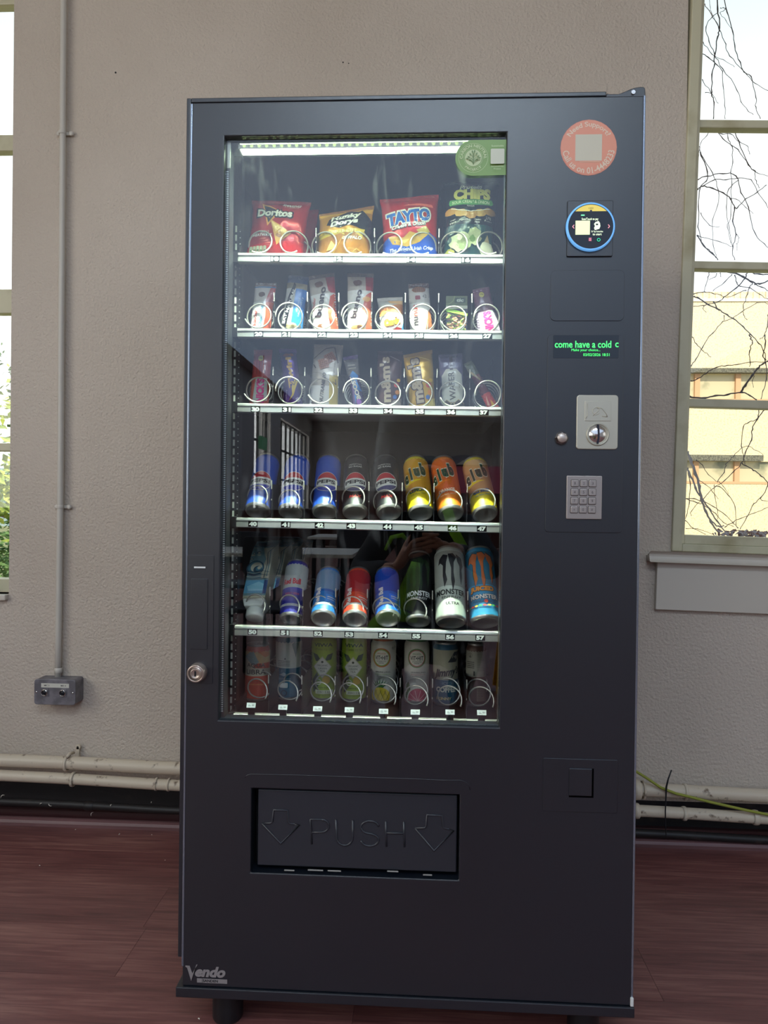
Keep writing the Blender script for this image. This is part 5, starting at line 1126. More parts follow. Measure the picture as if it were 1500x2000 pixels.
can('deep blue edition energy drink can above tag 54', 5, 758, 1210, .0262, .135, math.radians(50), -.10, .1, (36, 110, 214), a_rb((36, 110, 214), (30, 70, 170), (30, 70, 170), 0, True), group=g5)
can('black energy drink can with white lettering above tag 55', 5, 817, 1214, .0265, .160, math.radians(35), .0, 0, (20, 22, 24), a_mon((34, 56, 32), (226, 230, 226), 'ENERGY', None, (20, 22, 24)), group=g5)  # claw green darkened to hold the shade on the can's upper half
can('pale silver energy drink can with black claw marks above tag 56', 5, 881, 1216, .0315, .168, math.radians(33), -.02, 0, (198, 208, 196), a_mon(BK, (36, 38, 36), 'ENERGY', 'ULTRA', (150, 154, 144)), group=g5, metal=.2)
can('turquoise juice energy drink can with orange claw marks above tag 57', 5, 948, 1217, .0305, .168, math.radians(33), -.06, -.1, (50, 156, 206), a_jui, group=g5)
# cartons, spout end down, above tag 50
def carton(label, B, Rm, s=1.):
    t = thing('drink_carton', label, 'carton', B, 'wave-printed cartons on the left of the fifth tray', Rm)
    W, D, L = .050*s, .044*s, .192*s
    mb = MB(); rings = [(W*.5, D*.5, .030), (W*.5, D*.5, .140*s), (W*.52, D*.30, .168*s), (W*.54, .0012, L-.010), (W*.54, .0010, L)]
    vs = []; fs = []
    for a, b, z in rings: vs += [(-a, -b, z), (a, -b, z), (a, b, z), (-a, b, z)]
    for i in range(len(rings)-1):
        for k in range(4): fs.append((4*i+k, 4*i+(k+1) % 4, 4*i+4+(k+1) % 4, 4*i+4+k))
    fs += [(3, 2, 1, 0), (16, 17, 18, 19)]; mb.add(vs, fs); mb.build('carton_body', M('carton_card', (176, 176, 150), .4), t, .0015, local=True)
    MB().add([(-W*.5, -D*.5, .0298), (W*.5, -D*.5, .0298), (W*.5, D*.5, .0298), (-W*.5, D*.5, .0298), (-W*.40, -D*.42, .012), (W*.40, -D*.42, .012), (W*.40, D*.42, .012), (-W*.40, D*.42, .012)], [(0, 1, 2, 3), (7, 6, 5, 4), (0, 4, 5, 1), (1, 5, 6, 2), (2, 6, 7, 3), (3, 7, 4, 0)]).build('carton_shoulder', M('white_plastic_cap', (232, 234, 224), .35), t, .003, 3, local=True)
    pr_ = [(.0001, -.010), (.0170, -.010), (.0196, -.0090), (.0205, -.006), (.0208, .008), (.0180, .0125), (.0001, .0125)]
    MB().lathe(pr_, 30, Matrix.Translation((.002, -.0, -.0))).build('screw_cap', M('white_plastic_cap', (232, 234, 224), .35), t, local=True)
    def S(u, v, off=0.):
        for (a0, b0, z0), (a1, b1, z1) in zip(rings, rings[1:]):
            if v <= z1+1e-6: f = max(0, (v-z0)/(z1-z0)); b_ = b0+(b1-b0)*f; a_ = a0+(a1-a0)*f; return (u*a_*2/W, -b_-off, v)
        return (u*1.08, -.001-off, v)
    p = Pr(W, L); TEAL, DK, BG_ = (58, 112, 128), (34, 66, 84), (188, 184, 158)
    p.rect(-.5, .18, .5, 1, (104, 142, 146)); p.rect(-.5, .21, .5, .38, (90, 160, 190)); p.poly([(-.3, .24), (.4, .24), (.4, .32), (.1, .36), (-.4, .30)], (140, 200, 216)); p.rect(.34, .20, .5, .38, (40, 70, 120))
    p.rect(-.5, .86, .5, .98, TEAL); p.poly([(-.4, .97), (.25, .97), (.1, .86), (-.25, .86)], DK); p.poly([(.0, .84), (.5, .86), (.5, .40), (.16, .40), (.14, .55), (.24, .66), (.12, .74)], BG_)
    for (cx, cy, r, c) in ((-.18, .54, .40, DK), (-.17, .545, .34, TEAL), (-.13, .55, .26, BG_), (-.06, .52, .19, DK), (-.02, .53, .13, TEAL), (.0, .54, .08, BG_), (-.34, .74, .07, TEAL), (-.34, .74, .04, BG_), (-.16, .76, .09, DK), (-.13, .75, .055, BG_), (-.40, .66, .06, DK), (-.4, .66, .035, BG_)): p.disc(cx, cy, r, c)
    for k in range(5): p.line([(-.5, .40+.025*k), (-.2, .385+.025*k), (.1, .40+.025*k), (.5, .39+.022*k)], .02, [DK, BG_][k % 2])
    p.line([(.3, .40), (.36, .6), (.28, .75), (.5, .85)], .03, DK); p.line([(.42, .42), (.44, .6), (.38, .8)], .03, TEAL)
    p.build(S, PRP, t, 'label_print', .012, .0004, .00016); return t
for i, (dx, dy, dz_, ln, lab) in enumerate([(0, 0, 0, .05, 'wave-printed drink carton, front one with its white screw cap down, above tag 50'), (.026, .055, .018, .16, 'wave-printed carton just behind the front carton'), (.050, .110, .03, .24, 'third wave-printed carton back in the row'), (.074, .165, .04, .30, 'rearmost wave-printed carton in the row')]):
    b0 = P(501, 1200, .187); fz = floor_z(4, b0.x)
    Rm = Matrix.Rotation(-.0+ln*.5, 3, 'Y') @ Matrix.Rotation(-math.radians(38), 3, 'X') @ Matrix.Rotation(-.12, 3, 'Z')
    carton(lab, Vector((b0.x-.004+dx*.5, .182+dy, fz+.0200)), Rm, 1.04)
# sixth tray: upright cans
g6 = 'cans standing upright on the bottom tray'
def a_aq(p):
    p.rect(-.9, .68, .9, 1, (206, 168, 110)); p.poly([(-.5, .76), (-.1, .92), (.1, .7), (-.2, .6)], (120, 150, 150)); p.poly([(-.9, .70), (-.4, .78), (0, .60), (.9, .56), (.9, .4), (-.9, .4)], (196, 186, 160)); p.poly([(-.9, .45), (.9, .46), (.9, .0), (-.9, .0)], (196, 70, 44)); p.poly([(-.1, .96), (.3, .78), (.5, .8), (.5, .9)], (214, 120, 60))
    p.text('AQUA', .0, .64, .62, .085, (40, 40, 44), bold=.015); p.text('LIBRA', .0, .53, .66, .085, (40, 40, 44), bold=.015); p.text('Infused with', -.05, .37, .5, .04, (120, 40, 30)); p.text('blood orange', .0, .31, .5, .035, (232, 160, 90))
def a_tl(p):
    p.rect(-.9, .50, .9, 1, (206, 206, 192)); p.rect(-.9, .0, .9, .50, (34, 108, 132)); p.rect(-.9, .925, .9, .945, (120, 124, 116))
    for k in range(5): a = math.radians(60+k*15); p.poly([(.30, .66), (.30+.22*math.cos(a)-.02, .66+.25*math.sin(a)), (.30+.20*math.cos(a)+.03, .66+.26*math.sin(a)+.01)], (46, 92, 92))
    for k in range(4): p.rect(-.28, .535+.025*k, .12, .543+.025*k, (110, 112, 104))
    p.poly([(-.06, .64), (.0, .64), (-.03, .67)], BK); p.poly(rrect(-.2, .20, .06, .28, .02, 2), (214, 214, 204)); p.ring(-.05, .12, .09, .02, (20, 60, 70)); p.poly([(-.2, .40), (-.06, .44), (.06, .40), (-.06, .38)], (160, 190, 190)); p.rect(-.24, .34, .14, .35, (120, 160, 170)); p.rect(-.24, .32, .14, .326, (120, 160, 170))
def a_vi(p):
    D2 = (36, 84, 54); p.rect(-.9, .93, .9, .955, (84, 120, 40)); p.text('VIWA', .02, .87, .62, .055, D2, bold=.02); p.text('VITAMIN ICE TEA', .02, .80, .56, .03, (110, 130, 50))
    p.poly([(-.34, .74), (-.16, .72), (.0, .60), (-.22, .62)], D2); p.poly([(.34, .74), (.16, .72), (.06, .62), (.28, .64)], D2); p.poly([(-.30, .12), (-.34, .32), (-.16, .46), (-.08, .26)], D2); p.poly([(0, .35), (.30, .53), (.0, .70), (-.30, .53)], (196, 200, 150)); q_ = (226, 226, 206)
    p.poly([(0, .37), (.27, .53), (.0, .68), (-.27, .53)], q_); p.text('ORGANIC', .0, .555, .34, .03, (60, 80, 50)); p.text('GREEN', .0, .51, .26, .03, (60, 80, 50)); p.text('TEA', .0, .468, .16, .03, (60, 80, 50)); p.disc(0, .61, .035, (60, 80, 50))
    p.ring(-.12, .30, .10, .03, (220, 230, 190)); p.disc(-.12, .30, .06, (150, 180, 90)); p.disc(.12, .33, .12, (230, 190, 70)); p.text('LEMON & LIME', .04, .215, .36, .025, (60, 90, 50)); p.poly(rrect(-.20, .115, .34, .175, .01, 2), (214, 222, 180)); p.text('ZERO 5 kcal', .06, .145, .42, .03, (50, 60, 40)); p.text('from groundwater', .08, .09, .4, .02, (60, 90, 50)); p.text('Green iced', -.40, .45, .60, .12, (64, 100, 40), rot=90, bold=.03)
def a_vh(rc, rc2, fruit, cal):
    def f(p):
        p.ring(0, .72, .30, .035, rc); p.ring(0, .72, .265, .03, rc2); p.disc(0, .72, .235, (232, 226, 206)); p.text('VIT\u2022HIT', 0, .72, .42, .065, (34, 34, 36), bold=.01); p.text('IMMUNITEA', 0, .785, .26, .025, rc); p.text('VITAMIN TEA', 0, .665, .3, .018, (60, 60, 60)); p.text('DRINK', 0, .64, .16, .018, (60, 60, 60))
        p.text('SPARKLING', .05, .50, .46, .024, (60, 56, 54)); p.text('pineapple' if fruit == 'p' else 'dragonfruit', .05, .465, .46, .022, rc2); p.text('0 added sugar', .05, .435, .36, .016, (60, 60, 60))
        if cal: p.text('23', .40, .89, .14, .06, (50, 46, 44)); p.text('KCAL', .40, .845, .12, .016, (50, 46, 44))
        if fruit == 'p':
            for k in range(7): a = math.radians(40+k*16.6); p.poly([(-.08, .24), (.0, .24), (-.03+.36*math.cos(a), .24+.17*math.sin(a))], [(44, 92, 54), (76, 130, 60)][k % 2])
            p.ell(-.02, .13, .29, .135, (214, 190, 50), 24)
            for k in range(4): p.line([(-.28+.13*k, .04), (-.12+.13*k, .22)], .012, (130, 120, 30)); p.line([(.26-.13*k, .04), (.10-.13*k, .22)], .012, (130, 120, 30))
        else:
            p.ell(-.30, .20, .12, .16, (70, 110, 60), 20); p.ell(.04, .08, .34, .20, (214, 210, 190), 24); p.ell(.04, .08, .30, .175, (188, 70, 90), 24)
            for k in range(6): a = math.radians(10+k*32); p.line([(.04, .06), (.04+.30*math.cos(a), .06+.17*math.sin(a))], .016, (226, 180, 176))
    return f
def a_jim(p):
    p.rect(-.9, .42, .9, 1, (170, 166, 142)); p.rect(-.9, .0, .9, .42, (36, 84, 106)); p.poly([(.02, .70), (.24, .86), (.52, .86), (.34, .70)], (40, 44, 50)); p.text('14g', .27, .78, .2, .06, (200, 196, 170), shear=.3); p.text('Jimmy\u2019s', .02, .53, .86, .16, (32, 34, 40), rot=8, shear=.35, bold=.04); p.text('ICED COFFEE', .02, .42, .7, .05, (32, 34, 40)) if False else None
    p.text('ICED', -.0, .37, .3, .045, (120, 150, 160)); p.text('COFFEE', -.02, .27, .66, .085, (214, 210, 190), bold=.05); p.text('SKINNY', -.1, .13, .5, .045, (206, 190, 130), bold=.03)
def a_br(p):
    p.rect(-.9, .48, .9, .97, (160, 156, 142)); p.rect(-.9, .0, .9, .46, (74, 50, 44)); p.ring(-.28, .82, .09, .012, (80, 76, 70)); p.poly([(-.31, .79), (-.25, .79), (-.28, .85)], (80, 76, 70))
    for k in range(12): p.rect(.0, .58+.026*k, .42, .586+.026*k, (110, 106, 98))
    for k in range(4): p.rect(-.40, .62+.03*k, -.1, .633+.03*k, (84, 80, 74))
    p.text('1', -.1, .54, .05, .07, (50, 46, 44), bold=.03); p.rect(.0, .10, .30, .34, (120, 104, 88))
    for k in range(8): p.rect(.02, .12+.026*k, .28, .128+.026*k, (80, 60, 50))
def up(label, px, py, wpx, pytop, col, art, yaw=0, lid=None, metal=.2):
    fz = floor_z(5, P(px, 1400, .1).x)+.0008; g = G(px, py, fz); R = wpx/2*(g-CAM).dot(cF)/F_PX; L = P(px, pytop, g.y).z-fz
    can(label, 6, px, py, R, L, 0., 0., yaw, col, art, Yf=g.y+R, metal=metal, group=g6, lid=lid)
up('orange-red fruit water can with black lettering, leftmost on the bottom tray', 502.5, 1372, 48, 1261, (196, 72, 46), a_aq, .06)
up('grey over teal can showing its small print on the bottom tray', 562.5, 1369, 50, 1243, (36, 104, 128), a_tl, 0)
up('green iced tea can with white diamond, beside the grey and teal can', 632, 1370, 50, 1244, (166, 196, 62), a_vi, 0, (120, 140, 80))
up('green iced tea can with white diamond, beside the pineapple can', 691, 1372, 50, 1245, (166, 196, 62), a_vi, 0, (120, 140, 80))
up('white sparkling tea can picturing a pineapple on the bottom tray', 748, 1376, 50, 1250, (216, 212, 196), a_vh((206, 120, 70), (150, 180, 90), 'p', True), -.12, (190, 110, 80), .1)
up('white sparkling tea can picturing a cut pink fruit on the bottom tray', 813, 1377, 50, 1251, (214, 210, 194), a_vh((110, 150, 90), (190, 110, 110), 'g', False), .0, (90, 140, 90), .1)
up('blue-grey iced coffee can with black script above tag 66', 869, 1381, 49, 1257, (44, 92, 116), a_jim, .1)
up('brown can showing its back label, rightmost on the bottom tray', 929, 1382, 40, 1259, (96, 66, 56), a_br, 0)
# ------------------------------------------------------------------ things on and along the wall
def line_px(a, b, Y, ext=(0, 0)):
    p, q = P(*a, Y), P(*b, Y); d = (q-p).normalized(); return p-d*ext[0], q+d*ext[1]
def ring_at(p, q, px, py, Y, r, wd, n=20):
    t = P(px, py, Y); d = (q-p).normalized(); c = p+d*((t-p).dot(d)); R = d.to_track_quat('Z', 'Y').to_matrix().to_4x4()
    return MB().lathe([(r*.9, -wd/2), (r, -wd/2*.8), (r*1.04, 0), (r, wd/2*.8), (r*.9, wd/2)], n, Matrix.Translation(c) @ R)
def pipe(name, label, a, b, Y, r, mat, rings, ext=(1.2, 1.6), group=None):
    p, q = line_px(a, b, Y, ext); t = thing(name, label, 'pipe', (p+q)/2, group)
    n = 40; MB().tube([p+(q-p)*(k/n)+Vector((0, 0, .0012*math.sin(k*1.3))) for k in range(n+1)], r, 18).build('pipe_run', mat, t)
    for (x, y, rr, wd) in rings: ring_at(p, q, x, y, Y, r*rr, wd).build('collar', mat, t)
    return t, p, q
pu, p_, q_ = pipe('heating_pipe', 'upper cream-painted heating pipe running low along the wall', (0, 1484), (1500, 1554), .875, .0205, PIPEM, [(131, 1490, 1.22, .010), (1338, 1546, 1.2, .010), (1243, 1541, 1.45, .022), (1256, 1542, 1.35, .006)])
c = P(146, 1463, .895); MB().prism(circ(c.x, c.z, .0085, 16), .915, .9225).box(c.x-.005, c.x+.005, .915, .9225, c.z-.035, c.z).build('clip_tab', PIPEM, pu, .001); MB().prism(circ(c.x, c.z, .0028, 10), .913, .9149).build('screw', M('screw_dark', (60, 56, 54), .4, .6), pu)
MB().tube([P(131, 1478, .86), P(136, 1472, .88), P(144, 1470, .905)], .005, 8).build('clip_arm', PIPEM, pu)
pipe('heating_pipe', 'lower cream-painted heating pipe with joints just above the black skirting', (0, 1514), (1500, 1598), .87, .0175, PIPEM, [(143, 1522, 1.3, .010), (306, 1531, 1.16, .007), (330, 1533, 1.16, .007), (1336, 1588, 1.2, .012), (1475, 1597, 1.25, .018), (1243, 1584, 1.3, .016)])
pipe('floor_pipe', 'thin black pipe lying low against the dark skirting', (0, 1565), (1500, 1640), .892, .0125, SKIRT, [(175, 1574, 1.15, .03)])
# conduit and socket box
cy = .913; cpts = [P(x, y, cy) for x, y in ((126, -260), (124.3, 0), (122.8, 200), (121.5, 400), (120.5, 560), (119.5, 700), (118.8, 860), (117.6, 1000), (115.5, 1150), (114, 1250), (113.2, 1332))]
cd_ = thing('conduit', 'thin cream-painted cable conduit running up the left wall', 'conduit', cpts[-1])
MB().tube(cpts, [.0095]*4+[.0102]*7, 16).build('conduit_run', CONDM, cd_)
MB().lathe([(.0105, 0), (.0122, .001), (.0122, .016), (.0105, .017)], 18, Matrix.Translation(P(114.2, 1314, cy))).build('coupling', CONDM, cd_)
for px, py in ((121.8, 259), (117.8, 990)):
    c = P(px, py, cy); MB().lathe([(.0104, -.006), (.0118, -.005), (.0118, .005), (.0104, .006)], 18, Matrix.Translation(c)).box(c.x-.02, c.x+.034, .9205, .9235, c.z-.005, c.z+.005).build('saddle_clip', CONDM, cd_, .001)
    for sx_ in (-.015, .026): MB().lathe([(.0075, 0), (.0075, .003), (.004, .0045), (.0001, .0045)], 14, Matrix.Translation((c.x+sx_, .9204, c.z)) @ RX).build('saddle_screw', CONDM, cd_)
by = .872; b0, b1 = P(67, 1352, by), P(147, 1352, by); bz0, bz1 = P(107, 1376.5, by).z, P(107, 1327.5, by).z
BOXM = M('galvanised_box', (138, 136, 142), .45, metal=.35, bump=(40, .1, .001, 2), var=((112, 110, 116), 30, .4, .6))
bx_ = thing('wall_box', 'grey metal microphone socket box at the foot of the conduit', 'socket box', ((b0.x+b1.x)/2, WY, bz0))
MB().prism(rrect(b0.x, bz0, b1.x, bz1, .009, 5), by+.004, WY-.001).build('back_box', BOXM, bx_, .001)
fp = MB().prism(rrect(b0.x-.0005, bz0-.0005, b1.x+.0005, bz1+.0005, .009, 5), by, by+.004).build('face_plate', BOXM, bx_, .0015)
fx_ = lambda X: b0.x+(b1.x-b0.x)*(X-85)/(1195-85); fz_ = lambda Y: bz1+(bz0-bz1)*(Y-205)/(835-205)
MB().box(fx_(272), fx_(1025), by-.0006, by, fz_(405), fz_(300)).build('label_strip', M('label_white', (214, 212, 200), .5), bx_)
pr = Pr(.01, .01); S_ = lambda u, v, o: ((fx_(272)+fx_(1025))/2+u, by-.0008-o, (fz_(405)+fz_(300))/2+v)
pr.text('MIC 3', -2.75, 0, 1.7, .52, (80, 78, 78), bold=.02); pr.text('MIC 4', 2.75, 0, 1.7, .52, (80, 78, 78), bold=.02); pr.build(S_, STK, bx_, 'label_text', 1, 0, .0001, local=False)
for X in (370, 862):
    c = Vector((fx_(X), by, fz_(530))); s_ = MB().prism(rrect(c.x-.0105, c.z-.0135, c.x+.0125, c.z+.0135, .003, 4), by-.002, by-.0001).build('socket_flange', BOXM, bx_, .0006)
    MB().lathe([(.0088, 0), (.0112, 0), (.0112, .002), (.0095, .0045), (.0088, .0045), (.0086, .001)], 28, Matrix.Translation((c.x, by-.002, c.z)) @ RX).build('socket_ring', CHROME, s_)
    MB().lathe([(.0087, .0005), (.0087, .0030), (.0001, .0030)], 24, Matrix.Translation((c.x, by-.002, c.z)) @ RX).build('socket_insert', M('socket_black', (14, 16, 26), .4), s_)
    for k in range(3): a_ = PI/2+k*2*PI/3; MB().lathe([(.0012, 0), (.0012, .0008), (.0001, .0008)], 8, Matrix.Translation((c.x+.005*math.cos(a_), by-.005, c.z+.005*math.sin(a_))) @ RX).build('socket_pin_hole', DARKP, s_)
for X in (140, 1130): MB().lathe([(.003, 0), (.0028, .001), (.0001, .0012)], 12, Matrix.Translation((fx_(X), by, fz_(525))) @ RX).build('screw', CHROME, bx_)
# earth cable and cable tie on the right
cab = [P(x, y, .846-.00*i) for i, (x, y) in enumerate([(1215, 1494), (1238, 1504), (1262, 1519), (1290, 1538), (1320, 1550), (1350, 1557), (1385, 1566), (1420, 1574), (1460, 1583), (1500, 1591), (1600, 1612), (1800, 1640)])]
t = MB().tube(cab, .0042, 10).build('cable', M('yellow_green_cable', (150, 156, 60), .45)); tag(t, 'thin yellow-green cable sagging across the pipes right of the machine', 'cable')
t = MB().tube([P(x, y, .838) for x, y in [(1311.5, 1504), (1305, 1522), (1301.5, 1537), (1300.5, 1560), (1299.5, 1585), (1300, 1612), (1301, 1634)]], [.0022, .0024, .003, .002, .002, .0018, .001], 8).build('cable_tie', DARKP); tag(t, 'black cable tie standing up where the yellow-green cable meets the pipe', 'cable tie')
# wall plug holes and flaked paint
for px, py, r in ((226, 142, .003), (670, 122, .0022), (681, 124, .0016)):
    c = P(px, py, WY); tag(MB().prism(circ(c.x, c.z, r, 10), WY-.0015, WY+.001).build('hole', SKIRT, wall), None)
FLK = M('paint_flake', (222, 214, 200), .7)
fk = MB(); r = random.Random(5)
for px, py, s_, Yf_ in ((296, 1567, 2, .878), (180, 1590, 6, .90), (217, 1573, 3, .878), (98, 1572, 5, .878), (5, 1556, 7, .878), (80, 1570, 3, .878), (147, 1620, 2, 0), (232, 1629, 4, 0), (297, 1630, 2, 0), (78, 1690, 2, 0), (322, 1680, 1, 0), (388, 1990, 2, 0)):
    c = P(px, py, Yf_) if Yf_ else G(px, py, .0016)
    d = Vector((r.uniform(-1, 1), 0 if Yf_ else r.uniform(-1, 1), r.uniform(.3, 1)*(1 if Yf_ else 0))).normalized()*s_*.0012; e_ = Vector((-d.z, 0, d.x))*.5 if Yf_ else Vector((-d.y, d.x, 0))*.5
    fk.tube([c-d, c-d*.3+e_, c+d*.4+e_, c+d], [.0007, .0013, .0012, .0006], 6)
tag(fk.build('paint_flakes', FLK), 'scattered white paint flakes on the black pipe, skirting and floor', 'debris', kind='stuff')

# ------------------------------------------------------------------ the hall behind the camera, mirrored in the glass
def PRf(px, py, Yw):
    v = P(px, py, .020-Yw); return Vector((v.x, Yw, v.z))
TBL = M('pale_table_top', (210, 208, 200), .35); LEGM = M('dark_leg', (40, 40, 44), .4, .3); SEATM = M('dark_seat', (36, 38, 48), .6)
def table(label, x, y, w_, d_):
    t = thing('table', label, 'table', (x, y, 0), 'pale-topped tables in the hall')
    MB().box(x-w_/2, x+w_/2, y-d_/2, y+d_/2, .725, .75).build('tabletop', TBL, t, .003)
    for a in (-1, 1):
        for b in (-1, 1): MB().box(x+a*(w_/2-.06)-.02, x+a*(w_/2-.06)+.02, y+b*(d_/2-.06)-.02, y+b*(d_/2-.06)+.02, 0, .724).build('leg', LEGM, t)
def chair(label, x, y, rz):
    t = thing('chair', label, 'chair', (x, y, 0), 'dark chairs by the tables', Matrix.Rotation(rz, 3, 'Z'))
    MB().box(-.2, .2, -.2, .2, .43, .46).build('seat', SEATM, t, .012, local=True); MB().prism(rrect(-.19, .62, .19, .86, .03), .18, .205).build('backrest', SEATM, t, .006, local=True)
    for a in (-1, 1): MB().tube([(a*.17, .19, 0), (a*.17, .19, .46), (a*.165, .2, .85)], .011, 8).build('leg', LEGM, t, local=True); MB().tube([(a*.17, -.17, 0), (a*.17, -.17, .43)], .011, 8).build('leg', LEGM, t, local=True)
table('pale table behind the photographer, nearer the side windows', -1.1, -3.5, 1.4, .7); table('second pale table farther down the hall', -.3, -6.2, 1.6, .8)
chair('dark chair tucked at the near side of the first pale table', -.9, -2.9, PI); chair('dark chair at the far side of the first pale table', -1.3, -4.15, 0); chair('dark chair beside the second pale table', -.6, -5.5, PI)
c = PRf(513, 865, -9.5)
ex_ = thing('exit_sign', 'small green-lit exit sign hanging near the side windows', 'sign', c); MB().box(c.x-.03, c.x+.03, c.y-.18, c.y+.18, c.z-.10, c.z+.09).build('sign_box', M('exit_green', (110, 170, 130), .4, emit=((120, 190, 140), .35)), ex_, .005); MB().box(c.x-.005, c.x+.005, c.y-.005, c.y+.005, c.z+.09, ZC-.001).build('hanger', LEGM, ex_)
pkb = thing('arched_board', 'pink arched board with a pale panel standing at the back of the hall', 'board', (0.75, -5.2, 0))
q0, q1 = PRf(800, 962, -5.2), PRf(1010, 962, -5.2); mid = PRf(895, 888, -5.2); n = 20
MB().prism([(q0.x+(q1.x-q0.x)*k/n, q0.z+(mid.z-q0.z)*math.sin(PI*k/n)) for k in range(n+1)], -5.24, -5.2).build('arch', M('board_grey', (120, 116, 128), .6), pkb)
MB().box(q0.x, q1.x, -5.20, -5.17, q0.z, PRf(800, 910, -5.2).z).build('pink_band', M('board_pink', (214, 100, 130), .5), pkb)
a_, b_ = PRf(890, 908, -5.2), PRf(955, 893, -5.2); MB().prism([(a_.x, a_.z), (b_.x, a_.z), (a_.x+.12, b_.z)], -5.199, -5.15).build('pale_panel', M('board_pale', (226, 220, 210), .6), pkb)
for x in (q0.x+.1, q1.x-.1): MB().box(x-.02, x+.02, -5.23, -5.19, 0, q0.z).build('leg', LEGM, pkb)
fs_ = thing('floor_sign', 'yellow folding floor sign standing behind the photographer', 'sign', (.60, -2.75, 0))
for sg in (-1, 1):
    A4_ = Matrix.Translation((.60, -2.75, 0)) @ Matrix.Rotation(sg*.16, 4, 'X'); mb = MB(); tmp = MB().prism([(-.14, .0), (-.11, .0), (-.09, .06), (.09, .06), (.11, 0), (.14, 0), (.09, .60), (-.09, .60)], sg*.10-.004, sg*.10+.004); mb.add([A4_ @ v for v in tmp.v], tmp.f); mb.build('sign_leaf', M('sign_yellow', (232, 180, 36), .4), fs_, .002)

# ---- the photographer, standing just behind the camera
def skin(name, verts, edges, radii, mat, parent, sub=2, root=0, label=None):
    me = bpy.data.meshes.new(name); inv = MWI[parent.name]; me.from_pydata([tuple(inv @ Vector(v)) for v in verts], edges, []); me.materials.append(mat)
    o = bpy.data.objects.new(name, me); link(o, parent); ROOTOF[o.name] = parent.name
    sk_ = o.modifiers.new('skin', 'SKIN'); sk_.use_smooth_shade = True
    d = me.skin_vertices[0].data if me.skin_vertices else None
    if d is None:
        bm = bmesh.new(); bm.from_mesh(me); bm.verts.layers.skin.verify(); bm.to_mesh(me); bm.free(); d = me.skin_vertices[0].data
    for i, r in enumerate(radii): d[i].radius = (r, r) if not isinstance(r, tuple) else r; d[i].use_root = (i == root)
    s_ = o.modifiers.new('sub', 'SUBSURF'); s_.levels = sub; s_.render_levels = sub
    return o
def chain(vs, es, rs, pts, rad, start=None):
    prev = start
    for p, r in zip(pts, rad):
        vs.append(Vector(p)); rs.append(r); i = len(vs)-1
        if prev is not None: es.append((prev, i))
        prev = i
    return prev
SKN = M('skin_tone', (176, 124, 104), .5); JMP = M('black_jumper', (26, 28, 38), .85); TRS = M('black_trousers', (22, 24, 32), .85); SHO = M('dark_shoes', (20, 20, 22), .5); HAIR = M('dark_hair', (38, 30, 28), .6); LIME = M('lime_fabric', (160, 240, 60), .6)
px0, py0 = .06, -2.0
lampf = thing('added_ceiling_lamp', 'long white added ceiling lamp, out of view, over the space in front of the machine', 'lamp', (.15, -2.45, 3.30)); MB().prism([(-.14, 3.349), (.14, 3.349), (.12, 3.285), (-.12, 3.285)], -.62, .92, 'x', Matrix.Translation((0, -2.45, 0))).build('lamp_body', M('lamp_white', (235, 235, 230), .5), lampf)  # body for the added lamp that lights the shelves
ps = thing('person', 'person in black clothes with lime straps crouching to photograph the machine, mirrored in its glass', 'person', (px0, py0, 0))
sl_, sr_ = Vector((px0-.17, -1.90, .96)), Vector((px0+.18, -1.90, .96)); ell, elr = Vector((px0-.30, -1.72, .76)), Vector((px0+.29, -1.72, .78)); wl, wr_ = PRf(772, 1110, -1.47), Vector((.14, -1.50, .90))
TOR = [(px0, -2.08, .58), (px0, -1.99, .78), (px0, -1.915, .95), (px0, -1.885, 1.035), (px0, -1.865, 1.085)]
vs, es, rs = [], [], []
pel = chain(vs, es, rs, [(px0, -2.14, .42)], [.13]); top = chain(vs, es, rs, TOR, [.115, .13, .12, .052, .052], pel)
hd = chain(vs, es, rs, [(px0, -1.845, 1.13), (px0, -1.835, 1.195), (px0, -1.845, 1.25)], [.072, .088, .066], top); chest = 3
for s_, e_, w_2 in ((sl_, ell, wl), (sr_, elr, wr_)): chain(vs, es, rs, [s_, e_, w_2], [.062, .043, .027], chest)
LEGP = lambda sg: [(px0+sg*.10, -2.12, .42), (px0+sg*.19, -1.74, .46), (px0+sg*.15, -2.02, .10), (px0+sg*.155, -1.86, .045)]
for sg in (-1, 1): chain(vs, es, rs, LEGP(sg), [.085, .058, .042, .034], pel)
skin('body', vs, es, rs, SKN, ps)
vs, es, rs = [], [], []
pel = chain(vs, es, rs, [(px0, -2.13, .44)], [.145]); t2 = chain(vs, es, rs, TOR[:4], [.135, .148, .135, .072], pel)
for s_, e_, w_2 in ((sl_, ell, wl), (sr_, elr, wr_)): chain(vs, es, rs, [s_, (s_+e_)/2, e_, e_+(w_2-e_)*.86], [.08, .066, .058, .040], 3)
skin('jumper', vs, es, rs, JMP, ps)
vs, es, rs = [], [], []
pel = chain(vs, es, rs, [(px0, -2.15, .40)], [.14])
for sg in (-1, 1): l_ = LEGP(sg); chain(vs, es, rs, [l_[0], l_[1], (l_[2][0], l_[2][1]+.0, .14)], [.10, .075, .058], pel)
skin('trousers', vs, es, rs, TRS, ps)
for sg in (-1, 1):
    vs, es, rs = [], [], []; chain(vs, es, rs, [(px0+sg*.15, -2.06, .055), (px0+sg*.155, -1.95, .05), (px0+sg*.16, -1.84, .038)], [.050, .046, .036]); skin('shoe', vs, es, rs, SHO, ps)
vs, es, rs = [], [], []; chain(vs, es, rs, [(px0, -1.895, 1.14), (px0, -1.885, 1.225), (px0, -1.855, 1.285)], [.08, .094, .066]); skin('hair', vs, es, rs, HAIR, ps)
hc = Vector((px0, -1.745, 1.19))
